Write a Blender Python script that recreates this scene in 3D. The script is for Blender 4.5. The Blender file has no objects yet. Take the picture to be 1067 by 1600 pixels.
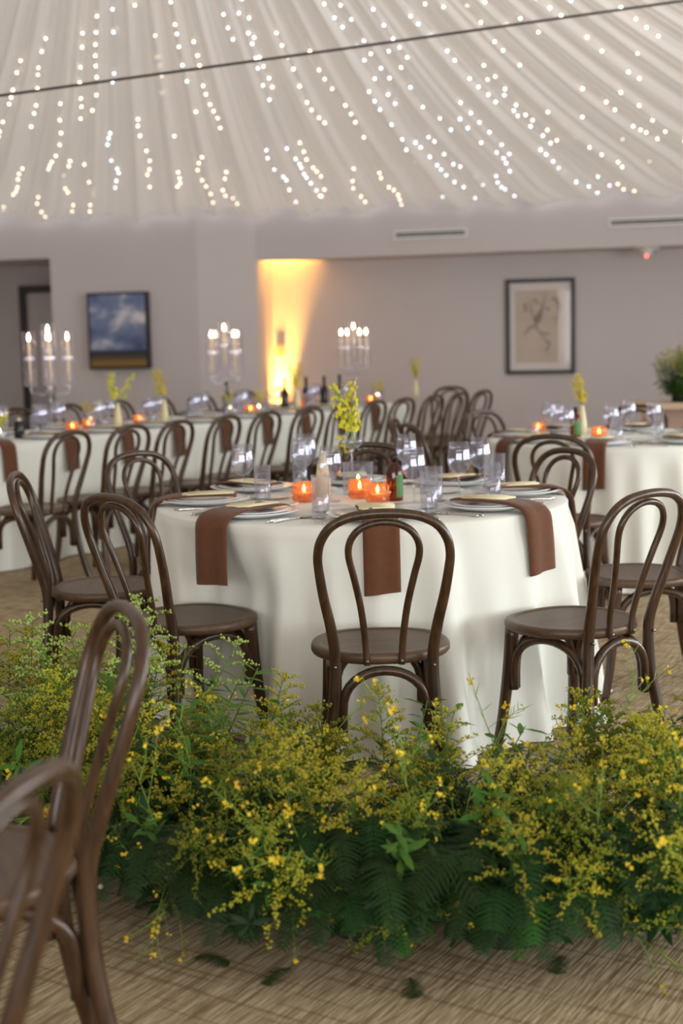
import bpy, math, random
from mathutils import Vector, Matrix
R = math.radians
sin, cos, pi = math.sin, math.cos, math.pi

# ------------------------------------------------------------------ camera
F_PX, CAM_H, PITCH, ROLL = 2222.0, 1.3724, 0.12207, 0.02227
SC = bpy.context.scene
COL = SC.collection
cam_d = bpy.data.cameras.new('camera')
cam = bpy.data.objects.new('camera', cam_d)
COL.objects.link(cam)
cam_d.sensor_fit = 'VERTICAL'
cam_d.sensor_height = 36.0
cam_d.sensor_width = 24.0
cam_d.lens = F_PX / 1600 * 36.0
cam_d.clip_start = 0.05
cam_d.dof.use_dof = True
cam_d.dof.focus_distance = 4.15
cam_d.dof.aperture_fstop = 2.5
cam.matrix_world = Matrix.Translation((0, 0, CAM_H)) @ Matrix.Rotation(pi / 2 - PITCH, 4, 'X') @ Matrix.Rotation(-ROLL, 4, 'Z')
SC.camera = cam


def ray(u, v):
    X, Y = u - 533.5, v - 800.0
    cr, sr = cos(ROLL), sin(ROLL)
    a, b = X * cr - Y * sr, X * sr + Y * cr
    dy = F_PX * cos(PITCH) - b * sin(PITCH)
    return a / dy, (-b * cos(PITCH) - F_PX * sin(PITCH)) / dy


def at_z(u, v, z):
    """floor/table point seen at pixel u, v: on the horizontal plane z"""
    dx, dz = ray(u, v)
    t = (z - CAM_H) / dz
    return Vector((dx * t, t, z))


def at_y(u, v, y):
    dx, dz = ray(u, v)
    return Vector((dx * y, y, CAM_H + dz * y))


# ------------------------------------------------------------------ world, lights, exposure
SC.view_settings.view_transform = 'Standard'
SC.view_settings.look = 'None'
SC.view_settings.gamma = 1.0
SC.view_settings.use_curve_mapping = False
SC.view_settings.exposure = 0.0
SC.cycles.transparent_max_bounces = 32
world = bpy.data.worlds.new('overcast_sky')
SC.world = world
world.use_nodes = True
world.node_tree.nodes['Background'].inputs[0].default_value = (1.0, 0.985, 0.975, 1)
world.node_tree.nodes['Background'].inputs[1].default_value = 1.22


def area_light(name, loc, target, sx, sy, power, color):
    d = bpy.data.lights.new(name, 'AREA')
    d.shape = 'RECTANGLE'
    d.size, d.size_y = sx, sy
    d.energy = power
    d.color = color
    o = bpy.data.objects.new(name, d)
    COL.objects.link(o)
    o.location = loc
    o.rotation_euler = (Vector(target) - Vector(loc)).to_track_quat('-Z', 'Y').to_euler()
    return o


# daylight coming through the tall windows in the walls behind and beside the viewer
REAR_Y, RIGHT_X, LEFT_X = -6.0, 8.0, -9.0
for i, x in enumerate((-5.5, -2.5, 0.5, 3.5)):
    area_light('window_daylight', (x, REAR_Y + 0.12, 1.55), (x, 5, 1.55), 1.5, 2.1, 118, (1.0, 0.985, 0.97))
for i, y in enumerate((-2.0, 1.5, 5.0, 8.5)):
    area_light('window_daylight', (RIGHT_X - 0.12, y, 1.55), (-5, y, 1.55), 1.5, 2.1, 185, (0.93, 0.98, 1.0))

# ------------------------------------------------------------------ materials
MAT = {}


def new_mat(name):
    m = bpy.data.materials.new(name)
    m.use_nodes = True
    MAT[name] = m
    return m, m.node_tree.nodes, m.node_tree.links, m.node_tree.nodes['Principled BSDF']


def srgb(r, g, b):
    f = lambda c: (c / 255 / 12.92) if c / 255 <= 0.04045 else ((c / 255 + 0.055) / 1.055) ** 2.4
    return (f(r), f(g), f(b), 1)


def plain(name, col, rough=0.5, spec=0.5, metal=0.0, noise=None, bump=None, sheen=0.0, coat=0.0, sss=None):
    """principled colour with optional fine noise variation (scale, amount) and bump (scale, strength)"""
    m, n, l, p = new_mat(name)
    p.inputs['Base Color'].default_value = col
    p.inputs['Roughness'].default_value = rough
    p.inputs['Specular IOR Level'].default_value = spec
    p.inputs['Metallic'].default_value = metal
    p.inputs['Sheen Weight'].default_value = sheen
    p.inputs['Coat Weight'].default_value = coat
    tc = n.new('ShaderNodeTexCoord')
    if noise:
        t = n.new('ShaderNodeTexNoise')
        t.inputs['Scale'].default_value = noise[0]
        t.inputs['Detail'].default_value = 4
        l.new(tc.outputs['Object'], t.inputs['Vector'])
        hs = n.new('ShaderNodeHueSaturation')
        hs.inputs['Color'].default_value = col
        mr = n.new('ShaderNodeMapRange')
        mr.inputs[1].default_value, mr.inputs[2].default_value = 0.25, 0.75
        mr.inputs[3].default_value, mr.inputs[4].default_value = 1 - noise[1], 1 + noise[1]
        l.new(t.outputs['Fac'], mr.inputs[0])
        l.new(mr.outputs[0], hs.inputs['Value'])
        l.new(hs.outputs[0], p.inputs['Base Color'])
    if bump:
        t2 = n.new('ShaderNodeTexNoise')
        t2.inputs['Scale'].default_value = bump[0]
        t2.inputs['Detail'].default_value = 3
        l.new(tc.outputs['Object'], t2.inputs['Vector'])
        b = n.new('ShaderNodeBump')
        b.inputs['Strength'].default_value = bump[1]
        b.inputs['Distance'].default_value = 0.01
        l.new(t2.outputs['Fac'], b.inputs['Height'])
        l.new(b.outputs[0], p.inputs['Normal'])
    return m


def wood(name, dark, light, rough=0.33, scale=(60, 60, 6)):
    m, n, l, p = new_mat(name)
    tc = n.new('ShaderNodeTexCoord')
    mp = n.new('ShaderNodeMapping')
    mp.inputs['Scale'].default_value = scale
    l.new(tc.outputs['Object'], mp.inputs[0])
    t = n.new('ShaderNodeTexNoise')
    t.inputs['Scale'].default_value = 1.0
    t.inputs['Detail'].default_value = 6
    t.inputs['Distortion'].default_value = 0.6
    l.new(mp.outputs[0], t.inputs['Vector'])
    cr = n.new('ShaderNodeValToRGB')
    cr.color_ramp.elements[0].position, cr.color_ramp.elements[0].color = 0.3, dark
    cr.color_ramp.elements[1].position, cr.color_ramp.elements[1].color = 0.72, light
    l.new(t.outputs['Fac'], cr.inputs[0])
    l.new(cr.outputs[0], p.inputs['Base Color'])
    p.inputs['Roughness'].default_value = rough
    p.inputs['Coat Weight'].default_value = 0.1
    p.inputs['Coat Roughness'].default_value = 0.25
    b = n.new('ShaderNodeBump')
    b.inputs['Strength'].default_value = 0.12
    b.inputs['Distance'].default_value = 0.002
    l.new(t.outputs['Fac'], b.inputs['Height'])
    l.new(b.outputs[0], p.inputs['Normal'])
    return m


def thin_glass(name, tint, gloss=(1, 1, 1, 1), ior=1.5, body=None, body_fac=0.0, rough=0.02, translucent=None, tl_fac=0.0):
    """thin-walled glass: clear body, Fresnel reflection; optional coloured translucent body"""
    m, n, l, p = new_mat(name)
    n.remove(p)
    out = n['Material Output']
    tr = n.new('ShaderNodeBsdfTransparent')
    tr.inputs[0].default_value = tint
    gl = n.new('ShaderNodeBsdfGlossy')
    gl.inputs['Color'].default_value = gloss
    gl.inputs['Roughness'].default_value = rough
    fr = n.new('ShaderNodeFresnel')
    ge = n.new('ShaderNodeNewGeometry')
    mi = n.new('ShaderNodeMapRange')           # same reflectance from both sides of the thin wall
    mi.inputs[3].default_value, mi.inputs[4].default_value = ior, 1.0 / ior
    l.new(ge.outputs['Backfacing'], mi.inputs[0])
    l.new(mi.outputs[0], fr.inputs[0])
    mx = n.new('ShaderNodeMixShader')
    l.new(fr.outputs[0], mx.inputs[0])
    first = tr.outputs[0]
    if translucent:
        tl = n.new('ShaderNodeBsdfTranslucent')
        tl.inputs[0].default_value = translucent
        m2 = n.new('ShaderNodeMixShader')
        m2.inputs[0].default_value = tl_fac
        l.new(tr.outputs[0], m2.inputs[1])
        l.new(tl.outputs[0], m2.inputs[2])
        first = m2.outputs[0]
    l.new(first, mx.inputs[1])
    l.new(gl.outputs[0], mx.inputs[2])
    l.new(mx.outputs[0], out.inputs[0])
    return m


def emit(name, col, strength):
    m, n, l, p = new_mat(name)
    p.inputs['Base Color'].default_value = col
    p.inputs['Emission Color'].default_value = col
    p.inputs['Emission Strength'].default_value = strength
    return m


def leaf(name, col, var=0.25, trans=0.3, rough=0.55, hue=0.02):
    m, n, l, p = new_mat(name)
    out = n['Material Output']
    oi = n.new('ShaderNodeObjectInfo')
    tc = n.new('ShaderNodeTexCoord')
    t = n.new('ShaderNodeTexNoise')
    t.inputs['Scale'].default_value = 25
    l.new(tc.outputs['Object'], t.inputs['Vector'])
    ad = n.new('ShaderNodeMath')
    ad.operation = 'ADD'
    l.new(oi.outputs['Random'], ad.inputs[0])
    l.new(t.outputs['Fac'], ad.inputs[1])
    mr = n.new('ShaderNodeMapRange')
    mr.inputs[1].default_value, mr.inputs[2].default_value = 0.3, 1.7
    mr.inputs[3].default_value, mr.inputs[4].default_value = 1 - var, 1 + var
    l.new(ad.outputs[0], mr.inputs[0])
    hs = n.new('ShaderNodeHueSaturation')
    hs.inputs['Color'].default_value = col
    l.new(mr.outputs[0], hs.inputs['Value'])
    mh = n.new('ShaderNodeMapRange')
    mh.inputs[3].default_value, mh.inputs[4].default_value = 0.5 - hue, 0.5 + hue
    l.new(oi.outputs['Random'], mh.inputs[0])
    l.new(mh.outputs[0], hs.inputs['Hue'])
    l.new(hs.outputs[0], p.inputs['Base Color'])
    p.inputs['Roughness'].default_value = rough
    p.inputs['Specular IOR Level'].default_value = 0.3
    tl = n.new('ShaderNodeBsdfTranslucent')
    l.new(hs.outputs[0], tl.inputs[0])
    mx = n.new('ShaderNodeMixShader')
    mx.inputs[0].default_value = trans
    l.new(p.outputs[0], mx.inputs[1])
    l.new(tl.outputs[0], mx.inputs[2])
    l.new(mx.outputs[0], out.inputs[0])
    return m


wood('chair_wood', srgb(42, 28, 17), srgb(80, 55, 34), rough=0.3)
wood('seat_wood', srgb(66, 48, 31), srgb(94, 69, 47), rough=0.45, scale=(8, 60, 60))
plain('linen', srgb(228, 230, 222), rough=0.75, spec=0.2, sheen=0.2, noise=(3, 0.02), bump=(600, 0.04))
plain('napkin', srgb(100, 64, 44), rough=0.85, spec=0.15, sheen=0.15, noise=(40, 0.08), bump=(500, 0.15))
plain('china', srgb(235, 235, 232), rough=0.12, spec=0.6)
plain('charger', srgb(222, 226, 228), rough=0.1, spec=0.7)
plain('card', srgb(240, 230, 190), rough=0.7, noise=(20, 0.03))
plain('steel', srgb(205, 203, 200), rough=0.18, metal=1.0)
plain('wall_paint', srgb(199, 192, 193), rough=0.8, spec=0.2, noise=(2, 0.015), bump=(150, 0.05))
plain('white_paint', srgb(222, 220, 218), rough=0.5)
plain('slot_black', srgb(40, 40, 45), rough=0.6)
plain('door_paint', srgb(196, 190, 192), rough=0.5)
plain('door_frame', srgb(62, 55, 52), rough=0.5)
plain('black_frame', srgb(20, 19, 20), rough=0.35)
plain('mat_board', srgb(216, 206, 205), rough=0.7)
plain('drawing_paper', srgb(192, 178, 165), rough=0.8, noise=(4, 0.06))
plain('ink', srgb(88, 80, 74), rough=0.8)
plain('ink_soft', srgb(150, 139, 130), rough=0.8)
plain('cable', srgb(60, 52, 48), rough=0.5)
plain('wire_clear', srgb(210, 205, 195), rough=0.4)
plain('counter_wood', srgb(196, 172, 146), rough=0.45, noise=(6, 0.08))
plain('counter_body', srgb(168, 142, 128), rough=0.7)
plain('foam_dark', srgb(22, 34, 18), rough=0.9, noise=(30, 0.3), bump=(80, 0.6))
plain('wax_white', srgb(240, 232, 215), rough=0.4)
plain('wax_candle', srgb(242, 222, 195), rough=0.45)
plain('cream_vase', srgb(222, 212, 168), rough=0.35)
plain('bottle_cap', srgb(22, 20, 20), rough=0.3)
plain('label_green', srgb(78, 124, 66), rough=0.6)
plain('black_gloss', srgb(22, 24, 24), rough=0.25)
plain('plastic_white', srgb(225, 222, 220), rough=0.4)
plain('metal_leg', srgb(120, 118, 116), rough=0.4, metal=0.8)
plain('pearl', srgb(215, 212, 205), rough=0.3)
plain('screw', srgb(150, 140, 128), rough=0.3, metal=1.0)
thin_glass('clear_glass', (0.945, 0.95, 0.965, 1), gloss=(0.88, 0.88, 1.0, 1), ior=1.85)
thin_glass('chimney_glass', (0.985, 0.985, 0.99, 1), gloss=(0.92, 0.9, 1.0, 1), ior=1.7)
thin_glass('window_glass', (0.9, 0.93, 0.95, 1))
thin_glass('picture_glass', (1, 1, 1, 1), ior=1.16)
thin_glass('acrylic', (0.93, 0.94, 0.96, 1), gloss=(0.95, 0.95, 1, 1), ior=1.9)
thin_glass('amber_glass', srgb(255, 210, 166), gloss=(1, 0.93, 0.85, 1), ior=1.8, translucent=srgb(255, 186, 122), tl_fac=0.22)
thin_glass('amber_bottle', srgb(190, 108, 40), gloss=(1, 0.95, 0.9, 1), ior=1.6)
thin_glass('water', (0.985, 0.99, 0.99, 1), ior=1.33)
emit('flame', (1.0, 0.72, 0.42, 1), 32)
emit('wick_glow', (1.0, 0.45, 0.12, 1), 6)
emit('bulb_warm', (1.0, 0.85, 0.62, 1), 9.5)
emit('bulb_cool', (0.80, 0.90, 1.0, 1), 8.5)
emit('led_red', (1.0, 0.12, 0.10, 1), 5)
leaf('stem_green', srgb(104, 132, 50))
leaf('thin_stem', srgb(146, 174, 80), trans=0.25)
leaf('leaf_green', srgb(76, 116, 42))
leaf('leaf_deep', srgb(34, 64, 28))
leaf('fern_green', srgb(36, 66, 26), var=0.4)
leaf('fern_light', srgb(60, 106, 40), var=0.3)
leaf('floret_gold', srgb(196, 190, 64), var=0.2, trans=0.35, rough=0.7, hue=0.008)
leaf('floret_olive', srgb(152, 160, 54), var=0.25, trans=0.35, rough=0.7, hue=0.01)
leaf('floret_pale', srgb(184, 202, 112), var=0.2, trans=0.35, rough=0.7, hue=0.008)
leaf('petal_yellow', srgb(240, 210, 62), var=0.15, trans=0.35, rough=0.6, hue=0.008)
leaf('orchid_yellow', srgb(228, 214, 72), var=0.15, trans=0.4, rough=0.6)


def drape_mat():
    m, n, l, p = new_mat('sheer_drape')
    out = n['Material Output']
    d = n.new('ShaderNodeBsdfDiffuse')
    d.inputs[0].default_value = srgb(224, 218, 214)
    t = n.new('ShaderNodeBsdfTranslucent')
    t.inputs[0].default_value = srgb(226, 218, 210)
    mx = n.new('ShaderNodeMixShader')
    mx.inputs[0].default_value = 0.42
    l.new(d.outputs[0], mx.inputs[1])
    l.new(t.outputs[0], mx.inputs[2])
    g = n.new('ShaderNodeBsdfGlossy')
    g.inputs[0].default_value = (1, 1, 1, 1)
    g.inputs['Roughness'].default_value = 0.45
    m2 = n.new('ShaderNodeMixShader')
    m2.inputs[0].default_value = 0.06
    l.new(mx.outputs[0], m2.inputs[1])
    l.new(g.outputs[0], m2.inputs[2])
    l.new(m2.outputs[0], out.inputs[0])


drape_mat()


def carpet_mat():
    m, n, l, p = new_mat('carpet')
    tc = n.new('ShaderNodeTexCoord')
    mp = n.new('ShaderNodeMapping')
    mp.inputs['Rotation'].default_value = (0, 0, R(-58.7))     # x axis along the weave strokes
    l.new(tc.outputs['Object'], mp.inputs[0])

    def noise(scale, detail=2, dist=0.0):
        q = n.new('ShaderNodeMapping')
        q.inputs['Scale'].default_value = scale
        l.new(mp.outputs[0], q.inputs[0])
        t = n.new('ShaderNodeTexNoise')
        t.inputs['Scale'].default_value = 1
        t.inputs['Detail'].default_value = detail
        t.inputs['Distortion'].default_value = dist
        l.new(q.outputs[0], t.inputs['Vector'])
        return t.outputs['Fac']

    def ramp(fac, a, b):
        r = n.new('ShaderNodeMapRange')
        r.inputs[1].default_value, r.inputs[2].default_value = a, b
        l.new(fac, r.inputs[0])
        return r.outputs[0]

    def math_(op, a, b):
        q = n.new('ShaderNodeMath')
        q.operation = op
        for i, v in enumerate((a, b)):
            if isinstance(v, (int, float)):
                q.inputs[i].default_value = v
            else:
                l.new(v, q.inputs[i])
        return q.outputs[0]
    strokes = ramp(noise((11, 210, 1), 1), 0.38, 0.60)
    fine = ramp(noise((120, 600, 1), 2), 0.3, 0.7)
    lines_a = ramp(noise((1.6, 52, 1), 1), 0.57, 0.62)        # dark runs along the strokes
    lines_b = ramp(noise((44, 1.8, 1), 1), 0.57, 0.61)        # dark runs across them
    v = math_('MULTIPLY_ADD', strokes, 0.55)
    nd = v.node
    l.new(math_('MULTIPLY', fine, 0.25), nd.inputs[2])
    v = math_('SUBTRACT', v, math_('MULTIPLY', lines_a, 0.26))
    v = math_('SUBTRACT', v, math_('MULTIPLY', lines_b, 0.26))
    cr = n.new('ShaderNodeValToRGB')
    e = cr.color_ramp.elements
    e[0].position, e[0].color = 0.0, srgb(128, 110, 84)
    e[1].position, e[1].color = 0.8, srgb(206, 190, 162)
    x = e.new(0.35)
    x.color = srgb(164, 146, 116)
    l.new(v, cr.inputs[0])
    l.new(cr.outputs[0], p.inputs['Base Color'])
    p.inputs['Roughness'].default_value = 0.95
    p.inputs['Specular IOR Level'].default_value = 0.1
    b = n.new('ShaderNodeBump')
    b.inputs['Strength'].default_value = 0.5
    b.inputs['Distance'].default_value = 0.004
    l.new(v, b.inputs['Height'])
    l.new(b.outputs[0], p.inputs['Normal'])


carpet_mat()


def painting_mat():
    """cloudy blue sky above a dark ridge and an ochre field; object x 0..1, z 0..1"""
    m, n, l, p = new_mat('sky_painting')
    tc = n.new('ShaderNodeTexCoord')
    sp = n.new('ShaderNodeSeparateXYZ')
    l.new(tc.outputs['Generated'], sp.inputs[0])
    t = n.new('ShaderNodeTexNoise')
    t.inputs['Scale'].default_value = 1.7
    t.inputs['Detail'].default_value = 5
    t.inputs['Roughness'].default_value = 0.55
    mp = n.new('ShaderNodeMapping')
    mp.inputs['Scale'].default_value = (1, 1, 1.7)
    mp.inputs['Rotation'].default_value = (0, R(-25), 0)
    mp.inputs['Location'].default_value = (0.35, 0, 0.1)
    l.new(tc.outputs['Generated'], mp.inputs[0])
    l.new(mp.outputs[0], t.inputs['Vector'])
    c1 = n.new('ShaderNodeValToRGB')
    e = c1.color_ramp.elements
    e[0].position, e[0].color = 0.33, srgb(66, 82, 124)
    e[1].position, e[1].color = 0.66, srgb(222, 216, 222)
    q = e.new(0.52)
    q.color = srgb(122, 136, 170)
    l.new(t.outputs['Fac'], c1.inputs[0])
    c2 = n.new('ShaderNodeValToRGB')
    e = c2.color_ramp.elements
    e[0].position, e[0].color = 0.0, srgb(110, 84, 44)
    e[1].position, e[1].color = 0.24, srgb(38, 44, 62)
    for pos, col in ((0.06, srgb(140, 108, 50)), (0.11, srgb(96, 78, 46)), (0.15, srgb(70, 62, 50)), (0.19, srgb(40, 44, 60))):
        q = e.new(pos)
        q.color = col
    l.new(sp.outputs['Z'], c2.inputs[0])
    st = n.new('ShaderNodeMapRange')
    st.inputs[1].default_value, st.inputs[2].default_value = 0.215, 0.26
    l.new(sp.outputs['Z'], st.inputs[0])
    mx = n.new('ShaderNodeMix')
    mx.data_type = 'RGBA'
    l.new(st.outputs[0], mx.inputs[0])
    l.new(c2.outputs[0], mx.inputs[6])
    l.new(c1.outputs[0], mx.inputs[7])
    l.new(mx.outputs[2], p.inputs['Base Color'])
    p.inputs['Roughness'].default_value = 0.6


painting_mat()


# ------------------------------------------------------------------ mesh helpers
class MB:
    def __init__(self):
        self.v, self.f, self.m = [], [], []

    def face(self, idx, m=0):
        self.f.append(idx)
        self.m.append(m)

    def box(self, c, s, rz=0.0, m=0):
        b = len(self.v)
        cx, cy, cz = c
        hx, hy, hz = s[0] / 2, s[1] / 2, s[2] / 2
        for dz in (-hz, hz):
            for dx, dy in ((-hx, -hy), (hx, -hy), (hx, hy), (-hx, hy)):
                self.v.append((cx + dx * cos(rz) - dy * sin(rz), cy + dx * sin(rz) + dy * cos(rz), cz + dz))
        for q in ((3, 2, 1, 0), (4, 5, 6, 7), (0, 1, 5, 4), (1, 2, 6, 5), (2, 3, 7, 6), (3, 0, 4, 7)):
            self.face(tuple(b + i for i in q), m)
        return self

    def tube(self, pts, rad, n=8, m=0, cap=True, flat=1.0, up=None):
        """tube along pts; rad number or list; flat scales the second axis"""
        pts = [Vector(p) for p in pts]
        N = len(pts)
        rad = [rad] * N if isinstance(rad, (int, float)) else rad
        b = len(self.v)
        ref = Vector(up) if up else None
        prev = None
        for i, p in enumerate(pts):
            t = (pts[min(i + 1, N - 1)] - pts[max(i - 1, 0)])
            t = t.normalized() if t.length > 1e-9 else Vector((0, 0, 1))
            if prev is None:
                a = ref if ref else (Vector((0, 0, 1)) if abs(t.z) < 0.9 else Vector((0, 1, 0)))
            else:
                a = ref if ref else prev
            s = a - t * a.dot(t)
            if s.length < 1e-6:
                s = t.orthogonal()
            s.normalize()
            prev = s
            w = t.cross(s)
            for k in range(n):
                an = 2 * pi * k / n
                self.v.append(tuple(p + s * (cos(an) * rad[i]) + w * (sin(an) * rad[i] * flat)))
        for i in range(N - 1):
            for k in range(n):
                k2 = (k + 1) % n
                self.face((b + i * n + k, b + i * n + k2, b + (i + 1) * n + k2, b + (i + 1) * n + k), m)
        if cap:
            self.face(tuple(b + k for k in reversed(range(n))), m)
            self.face(tuple(b + (N - 1) * n + k for k in range(n)), m)
        return self

    def lathe(self, prof, n=24, m=0, c=(0, 0, 0), close=False):
        b = len(self.v)
        for r, z in prof:
            for k in range(n):
                a = 2 * pi * k / n
                self.v.append((c[0] + r * cos(a), c[1] + r * sin(a), c[2] + z))
        N = len(prof)
        for i in range(N - 1 + (1 if close else 0)):
            j = (i + 1) % N
            for k in range(n):
                k2 = (k + 1) % n
                self.face((b + i * n + k, b + i * n + k2, b + j * n + k2, b + j * n + k), m)
        if not close:
            if prof[0][0] > 1e-6:
                self.face(tuple(b + k for k in reversed(range(n))), m)
            if prof[-1][0] > 1e-6:
                self.face(tuple(b + (N - 1) * n + k for k in range(n)), m)
        return self

    def grid(self, rows, m=0, wrap=False):
        b = len(self.v)
        nr, nc = len(rows), len(rows[0])
        for r in rows:
            self.v.extend(tuple(p) for p in r)
        for i in range(nr - 1):
            for k in range(nc if wrap else nc - 1):
                k2 = (k + 1) % nc
                self.face((b + i * nc + k, b + i * nc + k2, b + (i + 1) * nc + k2, b + (i + 1) * nc + k), m)
        return self

    def octa(self, c, r, m=0, rz=0.0, sq=1.0):
        b = len(self.v)
        x, y, z = c
        for k in range(4):
            a = rz + k * pi / 2
            self.v.append((x + r * cos(a), y + r * sin(a), z))
        self.v.append((x, y, z + r * sq))
        self.v.append((x, y, z - r * sq))
        for k in range(4):
            k2 = (k + 1) % 4
            self.face((b + k, b + k2, b + 4), m)
            self.face((b + k2, b + k, b + 5), m)

    def blade(self, p, d, side, L, W, m=0, droop=0.2, fold=0.15):
        """lance leaf: 2 x 3 quads folded on the midrib"""
        p, d, side = Vector(p), Vector(d).normalized(), Vector(side).normalized()
        up = side.cross(d)
        b = len(self.v)
        for t, w in ((0, 0.06), (0.3, 0.85), (0.65, 0.8), (1.0, 0.03)):
            c = p + d * (L * t) - Vector((0, 0, 1)) * (droop * L * t * t)
            self.v.append(tuple(c + side * (W * w / 2) + up * (fold * W * w)))
            self.v.append(tuple(c))
            self.v.append(tuple(c - side * (W * w / 2) + up * (fold * W * w)))
        for i in range(3):
            o = b + i * 3
            self.face((o, o + 1, o + 4, o + 3), m)
            self.face((o + 1, o + 2, o + 5, o + 4), m)

    def mesh(self, name, mats, smooth=True):
        me = bpy.data.meshes.new(name)
        me.from_pydata(self.v, [], self.f)
        for q in ([mats] if isinstance(mats, str) else mats):
            me.materials.append(MAT[q])
        if any(self.m):
            me.polygons.foreach_set('material_index', self.m)
        if smooth:
            me.polygons.foreach_set('use_smooth', [True] * len(me.polygons))
        me.update()
        return me


def spline(pts, n=8, closed=False):
    P = [Vector(p) for p in pts]
    out = []
    N = len(P)
    for i in range(N - 1):
        p0, p1, p2, p3 = P[max(i - 1, 0)], P[i], P[i + 1], P[min(i + 2, N - 1)]
        for k in range(n):
            t = k / n
            out.append(0.5 * ((2 * p1) + (p2 - p0) * t + (2 * p0 - 5 * p1 + 4 * p2 - p3) * t * t + (3 * p1 - p0 - 3 * p2 + p3) * t ** 3))
    out.append(P[-1])
    return out


def tag(o, label=None, cat=None, group=None, kind=None):
    for k, v in (('label', label), ('category', cat), ('group', group), ('kind', kind)):
        if v:
            o[k] = v
    return o


def put(name, me, parent=None, loc=(0, 0, 0), rot=(0, 0, 0), scale=1.0):
    o = bpy.data.objects.new(name, me)
    COL.objects.link(o)
    o.location = loc
    o.rotation_euler = rot if not isinstance(rot, (int, float)) else (0, 0, rot)
    if scale != 1.0:
        o.scale = (scale,) * 3
    if parent:
        o.parent = parent
    return o


def thing(name, label, cat, loc=(0, 0, 0), rz=0.0, group=None):
    o = put(name, None, None, loc, rz)
    o.empty_display_size = 0.05
    return tag(o, label, cat, group)


def bevel(o, w, seg=2):
    b = o.modifiers.new('bevel', 'BEVEL')
    b.width = w
    b.segments = seg
    b.limit_method = 'ANGLE'
    return o


KIT = {}          # kind -> list of (part name, mesh, parent index or None)


OCC = []          # footprints on the tables (x, y, r): nothing stands inside anything else
FOOT = {'wine_glass': 0.038, 'tumbler': 0.033, 'votive': 0.048, 'amber_bottle': 0.034, 'bud_vase': 0.033, 'hurricane': 0.062, 'compote': 0.044, 'black_bottle': 0.038,
        'black_jar': 0.037, 'charger_plate': 0.167, 'bread_plate': 0.083}


def clear_spot(kind, loc):
    """the nearest free place on the table for an upright thing; plates keep theirs"""
    r = FOOT.get(kind)
    if r is None:
        return loc
    x, y = loc[0], loc[1]
    if kind != 'charger_plate':
        for k in range(260):
            a, d = k * 2.399, 0.011 * math.sqrt(k)
            qx, qy = x + d * cos(a), y + d * sin(a)
            if all((qx - ox) ** 2 + (qy - oy) ** 2 > (r + o_r + 0.002) ** 2 for ox, oy, o_r in OCC):
                x, y = qx, qy
                break
    OCC.append((x, y, r))
    return (x, y, loc[2])


def stamp(kind, name, label, cat, loc, rz=0.0, group=None, tilt=None):
    """a thing built from the shared meshes of its kind"""
    parts = KIT[kind]
    loc = clear_spot(kind, loc)
    if len(parts) == 1:
        o = put(name, parts[0][1], None, loc, rz)
        tag(o, label, cat, group)
    else:
        o = thing(name, label, cat, loc, rz, group)
        made = []
        for pn, me, par in parts:
            made.append(put(pn, me, o if par is None else made[par]))
    if tilt:
        o.rotation_euler = (tilt[0], tilt[1], rz)
    return o


# ------------------------------------------------------------------ the room
rng = random.Random(7)
P307 = at_y(307, 400, 17.0)
P400 = at_y(400, 400, 17.3)
BD = Vector((cos(R(15)), -sin(R(15)), 0))        # along the back wall, to the right
BN = Vector((-sin(R(15)), -cos(R(15)), 0))       # out of the back wall, to the viewer
LD = Vector((-cos(R(13)), sin(R(13)), 0))        # along the left wall, to the left
LN = Vector((-sin(R(13)), -cos(R(13)), 0))
WALL_TOP, SOFFIT_Z = 3.05, 2.307


def prism(poly, z0, z1, mb=None):
    mb = mb or MB()
    b = len(mb.v)
    n = len(poly)
    for z in (z0, z1):
        for p in poly:
            mb.v.append((p[0], p[1], z))
    area = sum(poly[i][0] * poly[(i + 1) % n][1] - poly[(i + 1) % n][0] * poly[i][1] for i in range(n))
    fwd = list(range(n)) if area > 0 else list(reversed(range(n)))
    mb.face(tuple(b + i for i in reversed(fwd)))
    mb.face(tuple(b + n + i for i in fwd))
    for q in range(n):
        i, j = fwd[q], fwd[(q + 1) % n]
        mb.face((b + i, b + j, b + n + j, b + n + i))
    return mb


def structure(name, me, label=None, parent=None):
    o = put(name, me, parent)
    if parent is None:
        tag(o, label, None, None, 'structure')
    return o


fl = MB()
fl.v = [(-14, -8, 0), (14, -8, 0), (14, 26, 0), (-14, 26, 0)]
fl.face((0, 1, 2, 3))
structure('floor', fl.mesh('floor', 'carpet', False), 'beige woven carpet with crossing darker lines')

xy = lambda p: (p.x, p.y)
A, B = P400.copy(), P307.copy()
# back wall plane, 0.6 m behind the soffit face
bw0 = A - BN * 0.6 - BD * 1.5
bw1 = A - BN * 0.6 + BD * 14
structure('wall_back', prism([xy(bw0), xy(bw1), xy(bw1 - BN * 0.15), xy(bw0 - BN * 0.15)], 0, WALL_TOP).mesh('wall_back', 'wall_paint', False),
          'grey back wall with hanging drawing')
s1 = A + BD * 14
structure('wall_soffit', prism([xy(A + BD * 0.002), xy(s1), xy(s1 - BN * 0.6), xy(A + BD * 0.002 - BN * 0.6)], SOFFIT_Z, WALL_TOP).mesh('wall_soffit', 'wall_paint', False),
          'dropped grey soffit running along the back wall')
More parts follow.
